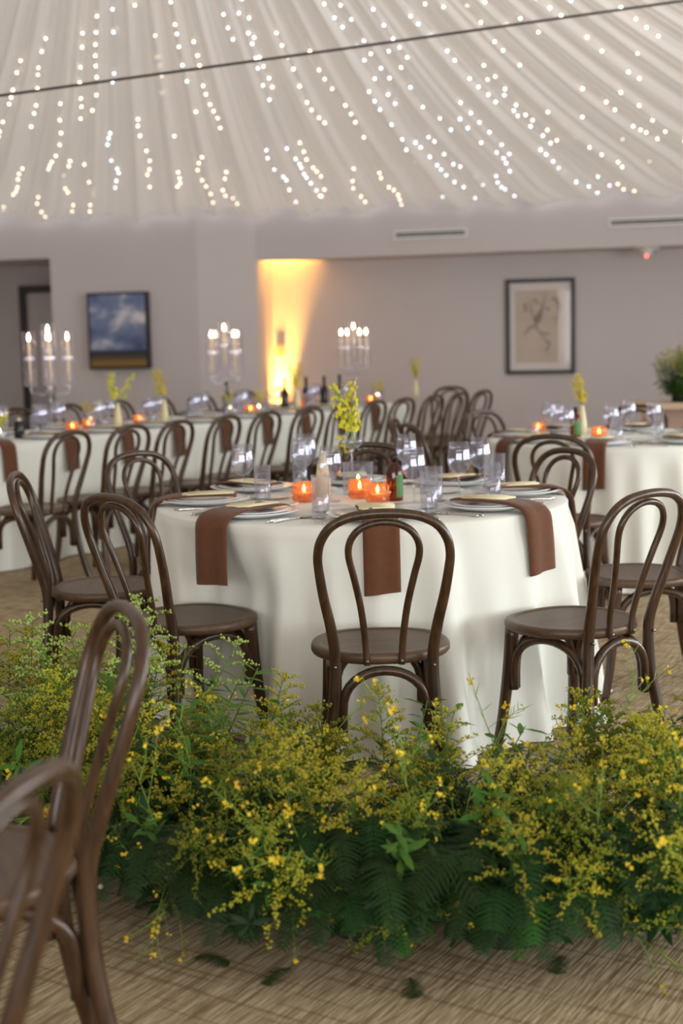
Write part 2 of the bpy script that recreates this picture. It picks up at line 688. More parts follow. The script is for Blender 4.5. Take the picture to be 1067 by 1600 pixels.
# left block: faces A (to the corner) and B (carries the cloud painting), opening further left
O82 = None
for k in range(400):                                 # where pixel x = 82 meets the left wall line
    q = B + LD * (k * 0.01)
    if q.x / q.y < ray(82, 480)[0]:
        O82 = q
        break
structure('wall_left', prism([xy(A), xy(B), xy(O82), xy(O82 - LN * 1.6), xy(A - BN * 2.0)], 0, WALL_TOP).mesh('wall_left', 'wall_paint', False),
          'grey left wall block with angled corner and cloud painting')
oend = O82 + LD * 2.2
structure('wall_header', prism([xy(O82), xy(oend), xy(oend - LN * 0.25), xy(O82 - LN * 0.25)], 2.40, WALL_TOP).mesh('wall_header', 'wall_paint', False),
          'wall header above the doorway recess')
structure('ceiling_recess', prism([xy(O82 - LN * 0.25), xy(oend - LN * 0.25), xy(oend - LN * 1.8), xy(O82 - LN * 1.8)], 2.40, 2.5).mesh('ceiling_recess', 'white_paint', False),
          'white ceiling of the doorway recess')
ew = oend + LD * 6
structure('wall_far_left', prism([xy(oend), xy(ew), xy(ew - LN * 1.8), xy(oend - LN * 1.8)], 0, WALL_TOP).mesh('wall_far_left', 'wall_paint', False),
          'grey wall left of the doorway recess')
rb = O82 - LN * 1.6
structure('wall_recess', prism([xy(rb - LD * 0.2), xy(rb + LD * 2.3), xy(rb + LD * 2.3 - LN * 0.1), xy(rb - LD * 0.2 - LN * 0.1)], 0, 2.45).mesh('wall_recess', 'wall_paint', False),
          'grey rear wall of the doorway recess')
# door in the recess
door = put('door_1', None, None)
tag(door, 'pale door in a dark frame inside the recess', None, None, 'structure')
ang = math.atan2(LD.y, LD.x) + pi
dc = rb + LD * 0.62 + LN * 0.03
door.location = (dc.x, dc.y, 0)
door.rotation_euler = (0, 0, ang)
dm = MB()
for x in (-0.48, 0.48):
    dm.box((x, -0.02, 1.03), (0.09, 0.1, 2.06))
dm.box((0, -0.02, 2.10), (1.05, 0.1, 0.09))
put('door_frame', dm.mesh('door_frame', 'door_frame', False), door)
dl = put('door_leaf', MB().box((-0.08, 0.0, 1.02), (0.72, 0.045, 2.04)).mesh('door_leaf', 'door_paint', False), door)
put('sidelight_panel', MB().box((0.36, 0.0, 1.02), (0.14, 0.03, 2.04)).mesh('sidelight', 'door_paint', False), door)
put('door_handle', MB().tube([(0.2, -0.03, 1.0), (0.2, -0.07, 1.0), (0.1, -0.075, 1.0)], 0.012).mesh('door_handle', 'steel'), dl)

# walls behind and beside the viewer, with the tall windows that let the daylight in


def window_wall(name, x0, x1, centres, fn, label):
    mb = MB()
    spans = []
    last = x0
    for c in centres:
        spans.append((last, c - 0.8))
        last = c + 0.8
    spans.append((last, x1))
    w = structure(name, None, label) if False else None
    for a, b in spans:
        mb.box(fn((a + b) / 2, 1.525)[0], fn(b - a, 3.05, True)[1])
    for c in centres:
        mb.box(fn(c, 0.225)[0], fn(1.6, 0.45, True)[1])
        mb.box(fn(c, 2.875)[0], fn(1.6, 0.35, True)[1])
    return structure(name, mb.mesh(name, 'wall_paint', False), label)


rear_fn = lambda a, z, s=False: ((a, REAR_Y - 0.1, z), (a, 0.2, z))
right_fn = lambda a, z, s=False: ((RIGHT_X + 0.1, a, z), (0.2, a, z))
left_fn = lambda a, z, s=False: ((LEFT_X - 0.1, a, z), (0.2, a, z))
window_wall('wall_rear', LEFT_X, RIGHT_X, (-5.5, -2.5, 0.5, 3.5), rear_fn, 'window wall behind the viewer')
window_wall('wall_right', REAR_Y, 17.0, (-2.0, 1.5, 5.0, 8.5), right_fn, 'window wall right of the room')
structure('wall_side_left', MB().box((LEFT_X - 0.1, 6.5, 1.525), (0.2, 25, 3.05)).mesh('wall_side_left', 'wall_paint', False), 'plain grey side wall left of the room')
wn = 0
for fn, cs in ((rear_fn, (-5.5, -2.5, 0.5, 3.5)), (right_fn, (-2.0, 1.5, 5.0, 8.5))):
    for c in cs:
        wn += 1
        wo = put('window_%d' % wn, None, None)
        tag(wo, 'tall white framed daylight window', None, None, 'structure')
        wo.location = fn(c, 0)[0]
        wo.rotation_euler = (0, 0, 0 if fn is rear_fn else pi / 2)
        fm = MB()
        for x in (-0.77, 0.0, 0.77):
            fm.box((x, 0, 1.575), (0.06, 0.1, 2.25))
        for z in (0.48, 1.575, 2.67):
            fm.box((0, 0, z), (1.6, 0.1, 0.06))
        put('window_frame', fm.mesh('window_frame', 'white_paint', False), wo)
        put('pane', MB().box((0, 0, 1.575), (1.5, 0.008, 2.2)).mesh('pane', 'window_glass', False), wo)

# ------------------------------------------------------------------ draped fabric ceiling
APEX = at_y(170, -560, 8.0)
APEX.z = min(APEX.z, 5.2)
HEM_Z = 2.86
hemL = B + LD * 7.5
corner = [hemL + LN * 0.12, B + LN * 0.12 - LD * 0.02, A + BN * 0.10, A + BD * 9.6 + BN * 0.10,
          Vector((RIGHT_X - 0.05, 8, 0)), Vector((RIGHT_X - 0.05, REAR_Y + 0.05, 0)), Vector((LEFT_X + 0.05, REAR_Y + 0.05, 0)), Vector((LEFT_X + 0.05, hemL.y - 0.5, 0))]
seg_n = [260, 90, 700, 120, 170, 170, 220, 60]
hem = []
for i, c in enumerate(corner):
    d = corner[(i + 1) % len(corner)]
    for k in range(seg_n[i]):
        hem.append((c.lerp(d, k / seg_n[i]), i))


def fold_wave(s):
    """irregular pleats along the hem, s in metres"""
    return (0.55 * sin(s * 11.0 + 1.3 * sin(s * 1.7)) + 0.30 * sin(s * 23.0 + 2.0 * sin(s * 2.3 + 1)) + 0.25 * sin(s * 5.1 + 0.7)
            + 0.18 * sin(s * 41.0 + 1.5 * sin(s * 3.1)))


def drape_point(h, s, v, off=0.0):
    """v = 0 at the centre, 1 at the hem"""
    rr = 0.35
    d = Vector((h.x - APEX.x, h.y - APEX.y, 0)).normalized()
    p0 = Vector((APEX.x, APEX.y, 0)) + d * rr
    p = p0.lerp(Vector((h.x, h.y, 0)), v)
    z = APEX.z + (HEM_Z - APEX.z) * v - 0.42 * sin(pi * v) * (0.6 + 0.4 * v)
    amp = 0.016 + 0.055 * v
    w = fold_wave(s)
    z += amp * w
    # gathered puffs just above the hem
    if v > 0.8:
        e = (v - 0.8) / 0.2
        z += -0.05 * sin(pi * e) + 0.02 * e * sin(s * 2.6)
    return Vector((p.x, p.y, z - off))


arc = [0.0]
for i in range(1, len(hem)):
    arc.append(arc[-1] + (hem[i][0] - hem[i - 1][0]).length)
rows = []
NV = 46
for j in range(NV + 1):
    v = j / NV
    rows.append([drape_point(hem[i][0], arc[i], v) for i in range(len(hem))])
dr = MB().grid(rows, 0, True)
structure('ceiling', dr.mesh('ceiling', 'sheer_drape'), 'white sheer fabric draped in pleats from a high centre to the walls')
b_ring = MB().lathe([(0.0, 0.06), (0.40, 0.05), (0.42, 0.0), (0.40, -0.05), (0.0, -0.06)], 24)
structure('ceiling_ring', b_ring.mesh('ceiling_ring', 'white_paint')).location = (APEX.x, APEX.y, APEX.z)

# suspended cable crossing under the drape
c0, c1 = at_y(-60, 156, 8.0), at_y(1130, -9, 8.0)
dv = (c1 - c0)
tag(put('cable', MB().tube([c0 - dv * 0.55, c0.lerp(c1, 0.5) - Vector((0, 0, 0.01)), c1 + dv * 0.45], 0.0075).mesh('cable', 'cable')),
    'thin dark cable stretched across under the draped ceiling', 'cable')

# fairy lights
bulb_me = {}
for k in ('bulb_warm', 'bulb_cool'):
    bulb_me[k] = MB().lathe([(0.0, -0.0075), (0.0053, -0.0053), (0.0075, 0), (0.0053, 0.0053), (0.0, 0.0075)], 8).mesh(k, k)


def fairy_string(target_u, target_v, kind, v0, v1, seed, label, group):
    """a string of lights running from the drape centre towards the hem point seen near a pixel"""
    rg = random.Random(seed)
    best = None
    for i, (h, sg) in enumerate(hem):
        p = drape_point(h, arc[i], 0.97)
        X = p - Vector((0, 0, CAM_H))
        if X.y < 5:
            continue
        e = abs(X.x / X.y - ray(target_u, target_v)[0])
        if best is None or e < best[0]:
            best = (e, i)
    i0 = best[1]
    h, s = hem[i0][0], arc[i0]
    side = Vector((-(h.y - APEX.y), h.x - APEX.x, 0)).normalized()
    pts = []
    n = 90
    for j in range(n + 1):
        v = v0 + (v1 - v0) * j / n
        p = drape_point(h, s, v)
        wob = 0.09 * sin(v * 15 + seed) + 0.05 * sin(v * 41 + seed * 2.3)
        hh = h + side * (wob * v)
        p = drape_point(hh, s + wob * v, v, 0.020 + 0.012 * sin(v * 47 + seed))
        pts.append(p)
    root = put('fairy_light_string', None)
    tag(root, label, 'string lights', group)
    root.location = pts[0]
    o = pts[0]
    put('wire', MB().tube([p - o for p in pts], 0.0012, 4).mesh('wire', 'wire_clear'), root)
    # bulbs, unevenly spaced, some lit stretches missing
    d, nxt = 0.0, 0.05
    gap = rg.random() * 6
    for j in range(1, n + 1):
        seg = (pts[j] - pts[j - 1]).length
        while nxt < d + seg:
            q = pts[j - 1].lerp(pts[j], (nxt - d) / seg)
            if sin(nxt * 1.9 + gap) + 0.6 * sin(nxt * 4.3 + seed) > -0.35:
                put('bulb', bulb_me[kind], root, q - o + Vector((0, 0, -0.012)))
            nxt += rg.uniform(0.14, 0.40)
        d += seg


WL, CL = 'bulb_warm', 'bulb_cool'
strings = [(14, WL), (62, WL), (100, WL), (132, WL), (176, CL), (232, WL), (286, WL), (376, WL), (338, WL),
           (470, CL), (502, CL), (520, WL), (585, WL), (648, WL), (718, CL), (742, CL), (774, CL), (812, CL), (856, CL), (880, CL), (944, CL),
           (968, CL), (1000, WL), (1040, WL), (1085, WL), (1150, WL), (1215, WL), (1290, WL), (1370, WL), (1460, WL), (-40, WL)]
for k, (u, kind) in enumerate(strings):
    lab = ('warm white fairy light string hanging down the draped ceiling' if kind == WL else 'cool white fairy light string hanging down the draped ceiling')
    fairy_string(u, 330, kind, 0.12, 0.90 + 0.06 * rng.random(), k + 1, lab, 'warm fairy light strings' if kind == WL else 'cool fairy light strings')

# ------------------------------------------------------------------ wall fittings


def on_plane(u, v, P, N):
    dx, dz = ray(u, v)
    d = Vector((dx, 1, dz))
    t = (P - Vector((0, 0, CAM_H))).dot(Vector((N.x, N.y, 0))) / d.dot(Vector((N.x, N.y, 0)))
    return Vector((0, 0, CAM_H)) + d * t


BACK_ANG = math.atan2(BD.y, BD.x)
# slot air vents on the soffit
for (u0, v0, u1, v1, lab) in ((615, 368.5, 730, 362.5, 'short white slot air vent on the soffit above bare wall'), (951, 350, 1130, 340, 'long white slot air vent on the soffit above smoke detector')):
    a, b = on_plane(u0, v0, A, BN), on_plane(u1, v1, A, BN)
    L = (b - a).length
    c = (a + b) / 2
    vt = thing('air_vent', lab, 'vent', (c.x + BN.x * 0.004, c.y + BN.y * 0.004, c.z), BACK_ANG)
    m = MB()
    m.box((0, 0, 0.037), (L, 0.02, 0.026)).box((0, 0, -0.037), (L, 0.02, 0.026))
    m.box((-L / 2 + 0.012, 0, 0), (0.024, 0.02, 0.05)).box((L / 2 - 0.012, 0, 0), (0.024, 0.02, 0.05))
    put('vent_frame', m.mesh('vent_frame', 'white_paint', False), vt)
    put('slot', MB().box((0, 0.004, 0), (L - 0.04, 0.006, 0.05)).mesh('slot', 'slot_black', False), vt)
    put('louvre', MB().box((0, -0.002, -0.004), (L - 0.05, 0.012, 0.008)).mesh('louvre', 'white_paint', False), vt)

# smoke detector under the soffit
q = at_z(1010, 392, SOFFIT_Z)
q = on_plane(1010, 392, A - BN * 0.25, BN)
sd = thing('smoke_detector', 'round white smoke detector with red light under the soffit', 'detector', (q.x, q.y, SOFFIT_Z), 0)
put('base', MB().lathe([(0.0, -0.03), (0.13, -0.03), (0.15, -0.012), (0.15, 0.0), (0.0, 0.0)], 24).mesh('sd_base', 'plastic_white'), sd)
put('sensor_dome', MB().lathe([(0.0, -0.10), (0.05, -0.095), (0.075, -0.06), (0.08, -0.03), (0.0, -0.03)], 20).mesh('sd_dome', 'plastic_white'), sd)
put('indicator_light', MB().lathe([(0, -0.014), (0.012, -0.008), (0.014, 0), (0.012, 0.008), (0, 0.014)], 10, c=(-0.012, -0.06, -0.10)).mesh('sd_led', 'led_red'), sd)

# framed ink drawing on the back wall
PB = A - BN * 0.6
a, b = on_plane(791.5, 585, PB, BN), on_plane(898.5, 434, PB, BN)
c = (a + b) / 2
W = Vector((b.x - a.x, b.y - a.y)).length
H = on_plane(845, 435.5, PB, BN).z - on_plane(845, 584.5, PB, BN).z
fd = thing('framed_drawing', 'ink figure drawing in a thin black frame on the back wall', 'picture', (c.x + BN.x * 0.022, c.y + BN.y * 0.022, (on_plane(845, 510, PB, BN).z)), BACK_ANG)
m = MB()
fw = 0.045
m.box((0, 0, H / 2 - fw / 2), (W, 0.04, fw)).box((0, 0, -H / 2 + fw / 2), (W, 0.04, fw))
m.box((-W / 2 + fw / 2, 0, 0), (fw, 0.04, H - 2 * fw)).box((W / 2 - fw / 2, 0, 0), (fw, 0.04, H - 2 * fw))
put('frame', m.mesh('frame', 'black_frame', False), fd)
put('mat_board', MB().box((0, 0.012, 0), (W - 2 * fw, 0.006, H - 2 * fw)).mesh('mat_board', 'mat_board', False), fd)
pw, ph = W * 0.72, H * 0.76
pap = put('drawing_sheet', MB().box((0, 0.007, 0), (pw, 0.004, ph)).mesh('sheet', 'drawing_paper', False), fd)
strokes_ = [  # in sheet units (-1..1), width
    ([(0.22, 0.92), (0.16, 0.72), (0.02, 0.42), (-0.12, 0.18), (-0.18, 0.0), (-0.05, -0.12), (0.18, -0.36), (0.30, -0.52)], 0.012, 'ink'),
    ([(-0.10, 0.40), (-0.16, 0.28), (-0.14, 0.12), (0.02, 0.22), (0.06, 0.42), (0.12, 0.62)], 0.018, 'ink'),
    ([(-0.36, 0.74), (-0.38, 0.5), (-0.30, 0.3), (-0.18, 0.12)], 0.010, 'ink'),
    ([(-0.66, -0.24), (-0.5, -0.08), (-0.3, 0.02), (-0.16, 0.04)], 0.008, 'ink_soft'),
    ([(-0.68, 0.56), (-0.62, 0.62), (-0.58, 0.46), (-0.7, 0.44)], 0.010, 'ink_soft'),
    ([(0.44, 0.72), (0.56, 0.76), (0.70, 0.66), (0.76, 0.5), (0.70, 0.4)], 0.012, 'ink_soft'),
    ([(0.52, 0.14), (0.60, 0.24), (0.70, 0.16), (0.60, 0.04)], 0.010, 'ink'),
    ([(0.06, -0.16), (0.24, -0.22), (0.36, -0.18)], 0.008, 'ink_soft'),
    ([(0.2, -0.4), (0.36, -0.46), (0.30, -0.62), (0.14, -0.66)], 0.007, 'ink_soft'),
    ([(0.24, -0.6), (0.34, -0.74), (0.5, -0.84)], 0.007, 'ink_soft'),
    ([(-0.26, 0.78), (-0.14, 0.66), (0.02, 0.62)], 0.007, 'ink_soft'),
    ([(0.20, 0.56), (0.32, 0.44), (0.38, 0.5)], 0.007, 'ink_soft'),
]
for pts, w, mt in strokes_:
    sp = spline([(x * pw / 2, 0.0045, z * ph / 2) for x, z in pts], 6)
    put('ink_stroke', MB().tube(sp, [1.7 * w * (0.35 + 0.65 * sin(pi * (i + 0.6) / (len(sp) + 0.2))) for i in range(len(sp))], 6, flat=0.08, up=None).mesh('ink_stroke', mt), pap)
put('picture_glass', MB().box((0, -0.008, 0), (W - 2 * fw, 0.003, H - 2 * fw)).mesh('picture_glass', 'picture_glass', False), fd)

# cloud painting on the left wall
PL = B
a, b = on_plane(143.5, 520, PL, LN), on_plane(236, 520, PL, LN)
c = (a + b) / 2
W = (b - a).length
H = on_plane(190, 457.5, PL, LN).z - on_plane(190, 577, PL, LN).z
cz = on_plane(190, 517, PL, LN).z
cp = thing('cloud_painting', 'blue cloudscape painting over an ochre field on the left wall', 'painting', (c.x + LN.x * 0.06, c.y + LN.y * 0.06, cz), ang)
put('canvas', MB().box((0, -0.044, 0), (W - 0.05, 0.02, H - 0.05)).mesh('canvas', 'sky_painting', False), cp)
m = MB()
for z in (H / 2 - 0.012, -H / 2 + 0.012):
    m.box((0, 0, z), (W, 0.11, 0.024))
for x in (W / 2 - 0.012, -W / 2 + 0.012):
    m.box((x, 0, 0), (0.024, 0.11, H - 0.048))
put('frame', m.mesh('cp_frame', 'black_frame', False), cp)

# small wall plate in the amber glow
q = on_plane(438, 548, PB, BN)
tag(put('wall_plate', MB().box((0, 0, 0), (0.11, 0.02, 0.13)).mesh('wall_plate', 'counter_body', False), None, (q.x + BN.x * 0.012, q.y + BN.y * 0.012, q.z), BACK_ANG),
    'small control plate on the wall in the amber glow', 'wall plate')

# amber uplight on the floor against the back wall
q = on_plane(433, 600, PB, BN) + BN * 0.13
ul = thing('uplight', 'small round uplight on the floor washing the wall corner amber', 'uplight', (q.x, q.y, 0), BACK_ANG)
put('housing', MB().lathe([(0.0, 0), (0.09, 0), (0.1, 0.01), (0.1, 0.14), (0.085, 0.14), (0.085, 0.11), (0.0, 0.11)], 20).mesh('ul_housing', 'black_gloss'), ul)
put('lens', MB().lathe([(0, 0.112), (0.084, 0.112), (0.084, 0.116), (0, 0.116)], 20).mesh('ul_lens', emit('amber_led', (1.0, 0.48, 0.06, 1), 4).name), ul)
sl = bpy.data.lights.new('uplight_beam', 'SPOT')
sl.energy = 2600
sl.color = (1.0, 0.50, 0.08)
sl.spot_size = R(38)
sl.spot_blend = 0.9
sl.shadow_soft_size = 0.05
so = put('uplight_beam', sl, ul, (0, 0, 0.15), (R(180 - 6), 0, 0))

# ------------------------------------------------------------------ bentwood chairs


def mirror_path(half):
    """half path from foot (x>0) to the top centre -> full path"""
    return [(-x, y, z) for x, y, z in half[:-1]][::1] + [half[-1]] + [(x, y, z) for x, y, z in reversed(half[:-1])]


def build_chair_kit():
    rake = lambda z: -0.190 if z <= 0.46 else -0.190 - 0.128 * ((z - 0.46) / 0.425) ** 1.12
    up = lambda z: z if z <= 0.46 else 0.46 + (z - 0.46) * 1.036
    half = [(0.194, -0.252, 0.0), (0.172, -0.219, 0.13), (0.153, -0.196, 0.26), (0.143, -0.188, 0.36)]
    half += [(x, rake(z), up(z)) for x, z in ((0.142, 0.46), (0.153, 0.545), (0.172, 0.635), (0.184, 0.715), (0.186, 0.757), (0.177, 0.797), (0.150, 0.836),
                                              (0.105, 0.860), (0.052, 0.870), (0.0, 0.8725))]
    full = spline(mirror_path(half), 4)
    rad = [0.0188 - 0.0052 * min(1, max(0, (p.z - 0.35) / 0.4)) - 0.002 * max(0, (0.25 - p.z) / 0.25) for p in full]
    hoop = MB().tube(full, rad, 10).mesh('back_hoop', 'chair_wood')
    half = [(x, rake(z) + 0.006 * (z - 0.43) / 0.4 - (0.006 if z < 0.47 else 0), up(z)) for x, z in ((0.050, 0.432), (0.054, 0.50), (0.066, 0.60), (0.085, 0.69),
            (0.099, 0.748), (0.097, 0.787), (0.077, 0.820), (0.042, 0.840), (0.0, 0.8465))]
    inner = MB().tube(spline(mirror_path(half), 4), 0.0105, 10).mesh('inner_hoop', 'chair_wood')
    # seat outline: wide rounded front, narrower flattened rear
    out = []
    N = 44
    for k in range(N):
        a = 2 * pi * k / N
        c, s = cos(a), sin(a)
        ex = 2 / 2.6
        x = 0.21 * math.copysign(abs(c) ** ex, c)
        y = (0.205 if s > 0 else 0.195) * math.copysign(abs(s) ** (2 / 2.3), s)
        if y < 0:
            x *= 1 - 0.22 * (y / -0.195) ** 2
        out.append((x, y))
    rows = []
    for sc_, z in ((0.0, 0.428), (0.9, 0.428), (0.97, 0.431), (1.0, 0.440), (1.0, 0.452), (0.985, 0.459), (0.955, 0.462), (0.86, 0.462), (0.845, 0.4595), (0.82, 0.459), (0.5, 0.457), (0.0, 0.456)):
        rows.append([(x * sc_, y * sc_, z) for x, y in out])
    seat = MB().grid(rows, 0, True).mesh('seat', 'seat_wood')
    legs = []
    for s in (-1, 1):
        legs.append(MB().tube(spline([(s * 0.150, 0.128, 0.432), (s * 0.156, 0.138, 0.30), (s * 0.168, 0.155, 0.14), (s * 0.182, 0.178, 0.0)], 4),
                              [0.0235 - 0.0085 * i / 12 for i in range(13)], 10).mesh('leg', 'chair_wood'))

    def arch(p, q, n):
        """bent brace under the seat between legs at p and q (xy)"""
        p, q = Vector(p), Vector(q)
        pts = []
        for i in range(17):
            a = pi * i / 16
            u = 0.5 - 0.5 * cos(a)
            z = 0.285 + 0.128 * sin(a) ** 0.75
            c = p.lerp(q, u)
            pts.append((c.x, c.y, z))
        pts = [(p.x, p.y, 0.232)] + pts + [(q.x, q.y, 0.232)]
        return MB().tube(pts, 0.0145, 10).mesh(n, 'chair_wood')
    arches = [arch((-0.123, -0.19), (0.123, -0.19), 'rear_brace'), arch((-0.138, -0.165), (-0.152, 0.118), 'side_brace'),
              arch((0.138, -0.165), (0.152, 0.118), 'side_brace'), arch((-0.132, 0.13), (0.132, 0.13), 'front_brace')]
    screws = []
    for x, z, y in ((-0.143, 0.43, -0.2065), (0.143, 0.43, -0.2065), (-0.05, 0.444, -0.2035), (0.05, 0.444, -0.2035)):
        m = MB()
        m.tube([(x, y, z), (x, y - 0.006, z)], 0.005, 8)
        screws.append(m.mesh('screw', 'screw'))
    KIT['chair'] = ([('back_hoop', hoop, None), ('inner_hoop', inner, None), ('seat', seat, None)] + [('leg', l_, None) for l_ in legs]
                    + [(n_, a_, None) for n_, a_ in zip(('rear_brace', 'side_brace', 'side_brace', 'front_brace'), arches)] + [('screw', s_, 0) for s_ in screws])


build_chair_kit()


T1 = (0.0778, 5.322)
T2 = (1.62, 8.2)


def chair_at_top(u, v, facing_deg, label, group=None, dx=0.0, dy=0.0, min_r=0.80):
    """chair whose hoop top is seen at pixel u, v; facing_deg: direction it faces, 0 = away from the viewer, positive to the right"""
    p = at_z(u, v, 0.900)
    rz = -R(facing_deg)
    off = Vector((-0.318 * -sin(rz), -0.318 * cos(rz)))      # hoop top offset in world
    for tc in (T1, T2):
        d = Vector((p.x - off.x - tc[0], p.y - off.y - tc[1]))
        if d.length < min_r:
            dx, dy = d.x * (min_r / d.length - 1), d.y * (min_r / d.length - 1)
    return stamp('chair', 'bentwood_chair', label, 'chair', (p.x - off.x + dx, p.y - off.y + dy, 0), rz, group)


def face_to(u, v, c):
    p = at_z(u, v, 0.900)
    return math.degrees(math.atan2(c[0] - p.x, c[1] - p.y))


TABLE_Z = 0.765
near = 'beside the round table nearest the flowers'
chair_at_top(600, 795, face_to(600, 795, T1), 'dark bentwood chair behind the flower bank, facing the single centred napkin')
chair_at_top(1020, 764, face_to(1020, 764, T1), 'dark bentwood chair beside yellow blossoms, seat against the round table corner napkin')
stamp('chair', 'bentwood_chair', 'bentwood chair between the two round tables, beside the folded side napkin', 'chair', (T1[0] + 1.06 * sin(R(92)), T1[1] - 1.06 * cos(R(92)), 0), R(92))
chair_at_top(890, 699, face_to(890, 699, T1), 'bentwood chair at the flower-side round table, backing onto the other round table', min_r=0.68)
chair_at_top(575, 692, face_to(575, 692, T1), 'bentwood chair on the far side of the flower-side table, behind its compote vase')
chair_at_top(211, 704, face_to(211, 704, T1), 'bentwood chair of the flower-side round table, standing before the long table')
chair_at_top(20, 737, face_to(20, 737, T1) - 2, 'bentwood chair of the flower-side table standing clear on open carpet')
chair_at_top(168, 771, face_to(168, 771, T1) + 2, 'dark bentwood chair at the round table, rising behind tall leafy goldenrod')
# around the second round table
chair_at_top(860, 678, face_to(860, 678, T2), 'bentwood chair at the round table under the ink drawing, in front of its middle napkin')
chair_at_top(762, 640, face_to(762, 640, T2), 'bentwood chair at the round table under the drawing, on its far wall side')
chair_at_top(985, 638, face_to(985, 638, T2), 'bentwood chair on the far side of the drawing-side table, by the wooden counter')
chair_at_top(612, 651, face_to(612, 651, T2), 'bentwood chair by the drawing-side table, the farther of two turned sideways', )
chair_at_top(636, 660, face_to(636, 660, T2), 'bentwood chair by the drawing-side table, the nearer of two turned sideways')
# foreground, belonging to a table outside the view
chair_at_top(203, 942, -112, 'dark bentwood chair standing against the flower bank, seen edge on')
chair_at_top(40, 1212, -76, 'large blurred bentwood chair back, closest to the bare carpet edge')

# long table chairs
TD = Vector((0.52, 0.854, 0)).normalized()
TN = Vector((0.854, -0.52, 0)).normalized()
E0 = Vector((-1.065, 10.27, 0))
LW_ = 0.95
long_face = math.degrees(math.atan2(-TN.x, -TN.y))
long_face = math.degrees(math.atan2(-TN.x, -TN.y))


def long_chair(u, v, n0, facing, label, group=None):
    """hoop top on the line n0 in front of the long table's near edge, below pixel column u"""
    dx = ray(u, v)[0]
    b = E0 + TN * n0
    q = (dx * b.y - b.x) / (TD.x - dx * TD.y)
    p = b + TD * q
    rz = -R(facing)
    stamp('chair', 'bentwood_chair', label, 'chair', (p.x - 0.318 * sin(rz), p.y + 0.318 * cos(rz), 0), rz, group)


ORD = ('first', 'second', 'third', 'fourth', 'fifth', 'sixth', 'seventh', 'eighth', 'ninth', 'tenth', 'eleventh', 'last')
for k, (u, v) in enumerate(((112, 673), (207, 660), (281, 655), (357, 648), (421, 642), (487, 637), (541, 632), (590, 628), (634, 622), (681, 618), (720, 615), (757, 613))):
    long_chair(u, v, 0.92, long_face + rng.uniform(-4, 4), ORD[k] + ' bentwood chair from the doorway end, near side of the long banquet table', 'near side long table chairs')
for k, (u, v) in enumerate(((22, 638), (104, 633), (180, 627), (245, 623), (310, 619), (380, 613))):
    long_chair(u, v, -LW_ - 0.57, long_face + 180 + rng.uniform(-5, 5), ORD[k] + ' bentwood chair from the doorway end, wall side of the long banquet table', 'wall side long table chairs')
chair_at_top(683, 605, math.degrees(math.atan2(-TD.x, -TD.y)), 'bentwood chair at the head of the long banquet table', None, TD.x * 0.3, TD.y * 0.3)

# ------------------------------------------------------------------ tables and cloths


def round_cloth(seed, centre, Rt=0.767, drop=0.755):
    rg = random.Random(seed)
    N = 288
    dents = []                                       # where a tucked-in seat pushes the hanging cloth inwards
    for o in COL.objects:
        if o.name.startswith('bentwood_chair'):
            dx, dy = o.location.x - centre[0], o.location.y - centre[1]
            reach = math.hypot(dx, dy) - 0.225
            if reach < 0.86:
                dents.append((math.atan2(dy, dx), 0.86 - reach))
    ph = [rg.uniform(0, 2 * pi) for _ in range(6)]

    def w(a):
        return (0.55 * sin(15 * a + ph[0] + 0.9 * sin(3 * a + ph[1])) + 0.42 * sin(26 * a + ph[2] + 0.8 * sin(2 * a + ph[3])) + 0.22 * sin(7 * a + ph[4]))
    rows = []
    for r in (0.0, 0.3, 0.6, 0.72):
        rows.append([(r * cos(2 * pi * k / N), r * sin(2 * pi * k / N), TABLE_Z) for k in range(N)])
    rows.append([((Rt - 0.006) * cos(2 * pi * k / N), (Rt - 0.006) * sin(2 * pi * k / N), TABLE_Z - 0.001) for k in range(N)])
    rows.append([(Rt * cos(2 * pi * k / N), Rt * sin(2 * pi * k / N), TABLE_Z - 0.007) for k in range(N)])
    M = 22
    for j in range(1, M + 1):
        t = j / M
        row = []
        for k in range(N):
            a = 2 * pi * k / N
            amp = 0.015 + 0.090 * t
            q = w(a)
            rr = Rt + 0.02 * t + amp * (q * 0.8 + 0.25 * abs(q) + 0.3) * min(1, t * 8) + 0.03 * t * t
            z = TABLE_Z - 0.007 - (drop) * t
            for ac, dd in dents:
                da = (a - ac + pi) % (2 * pi) - pi
                e = math.exp(-(da / 0.36) ** 4) * min(1.0, t / 0.3)
                rr = min(rr, rr * (1 - e) + (0.86 - dd + (rr - Rt) * 0.5) * e)
            z = max(z, 0.004 + 0.004 * (1 + sin(5 * a + seed)))
            if t > 0.94:
                rr += 0.02 * (1 + sin(9 * a + ph[5])) * (t - 0.94) / 0.06
            row.append((rr * cos(a), rr * sin(a), z))
        rows.append(row)
    return MB().grid(rows, 0, True)


def round_table(c, label_t, label_c, seed):
    t = thing('round_table', label_t, 'table', (c[0], c[1], 0))
    put('tabletop', MB().lathe([(0, 0.735), (0.75, 0.735), (0.757, 0.742), (0.757, 0.757), (0.75, 0.761), (0, 0.761)], 48).mesh('tabletop', 'counter_wood'), t)
    for k in range(4):
        a = pi / 4 + k * pi / 2
        put('leg', MB().tube([(0.5 * cos(a), 0.5 * sin(a), 0.735), (0.55 * cos(a), 0.55 * sin(a), 0.0)], 0.016, 10).mesh('leg', 'metal_leg'), t)
    o = put('tablecloth', round_cloth(seed, c).mesh('tablecloth', 'linen'), None, (c[0], c[1], 0))
    tag(o, label_c, 'tablecloth')


round_table(T1, 'round banquet table beside the flower bank, hidden under white cloth', 'white floor length cloth on the round table beside the flower bank', 3)
round_table(T2, 'round banquet table under the ink drawing, hidden beneath white cloth', 'white floor length cloth on the round table under the ink drawing', 11)

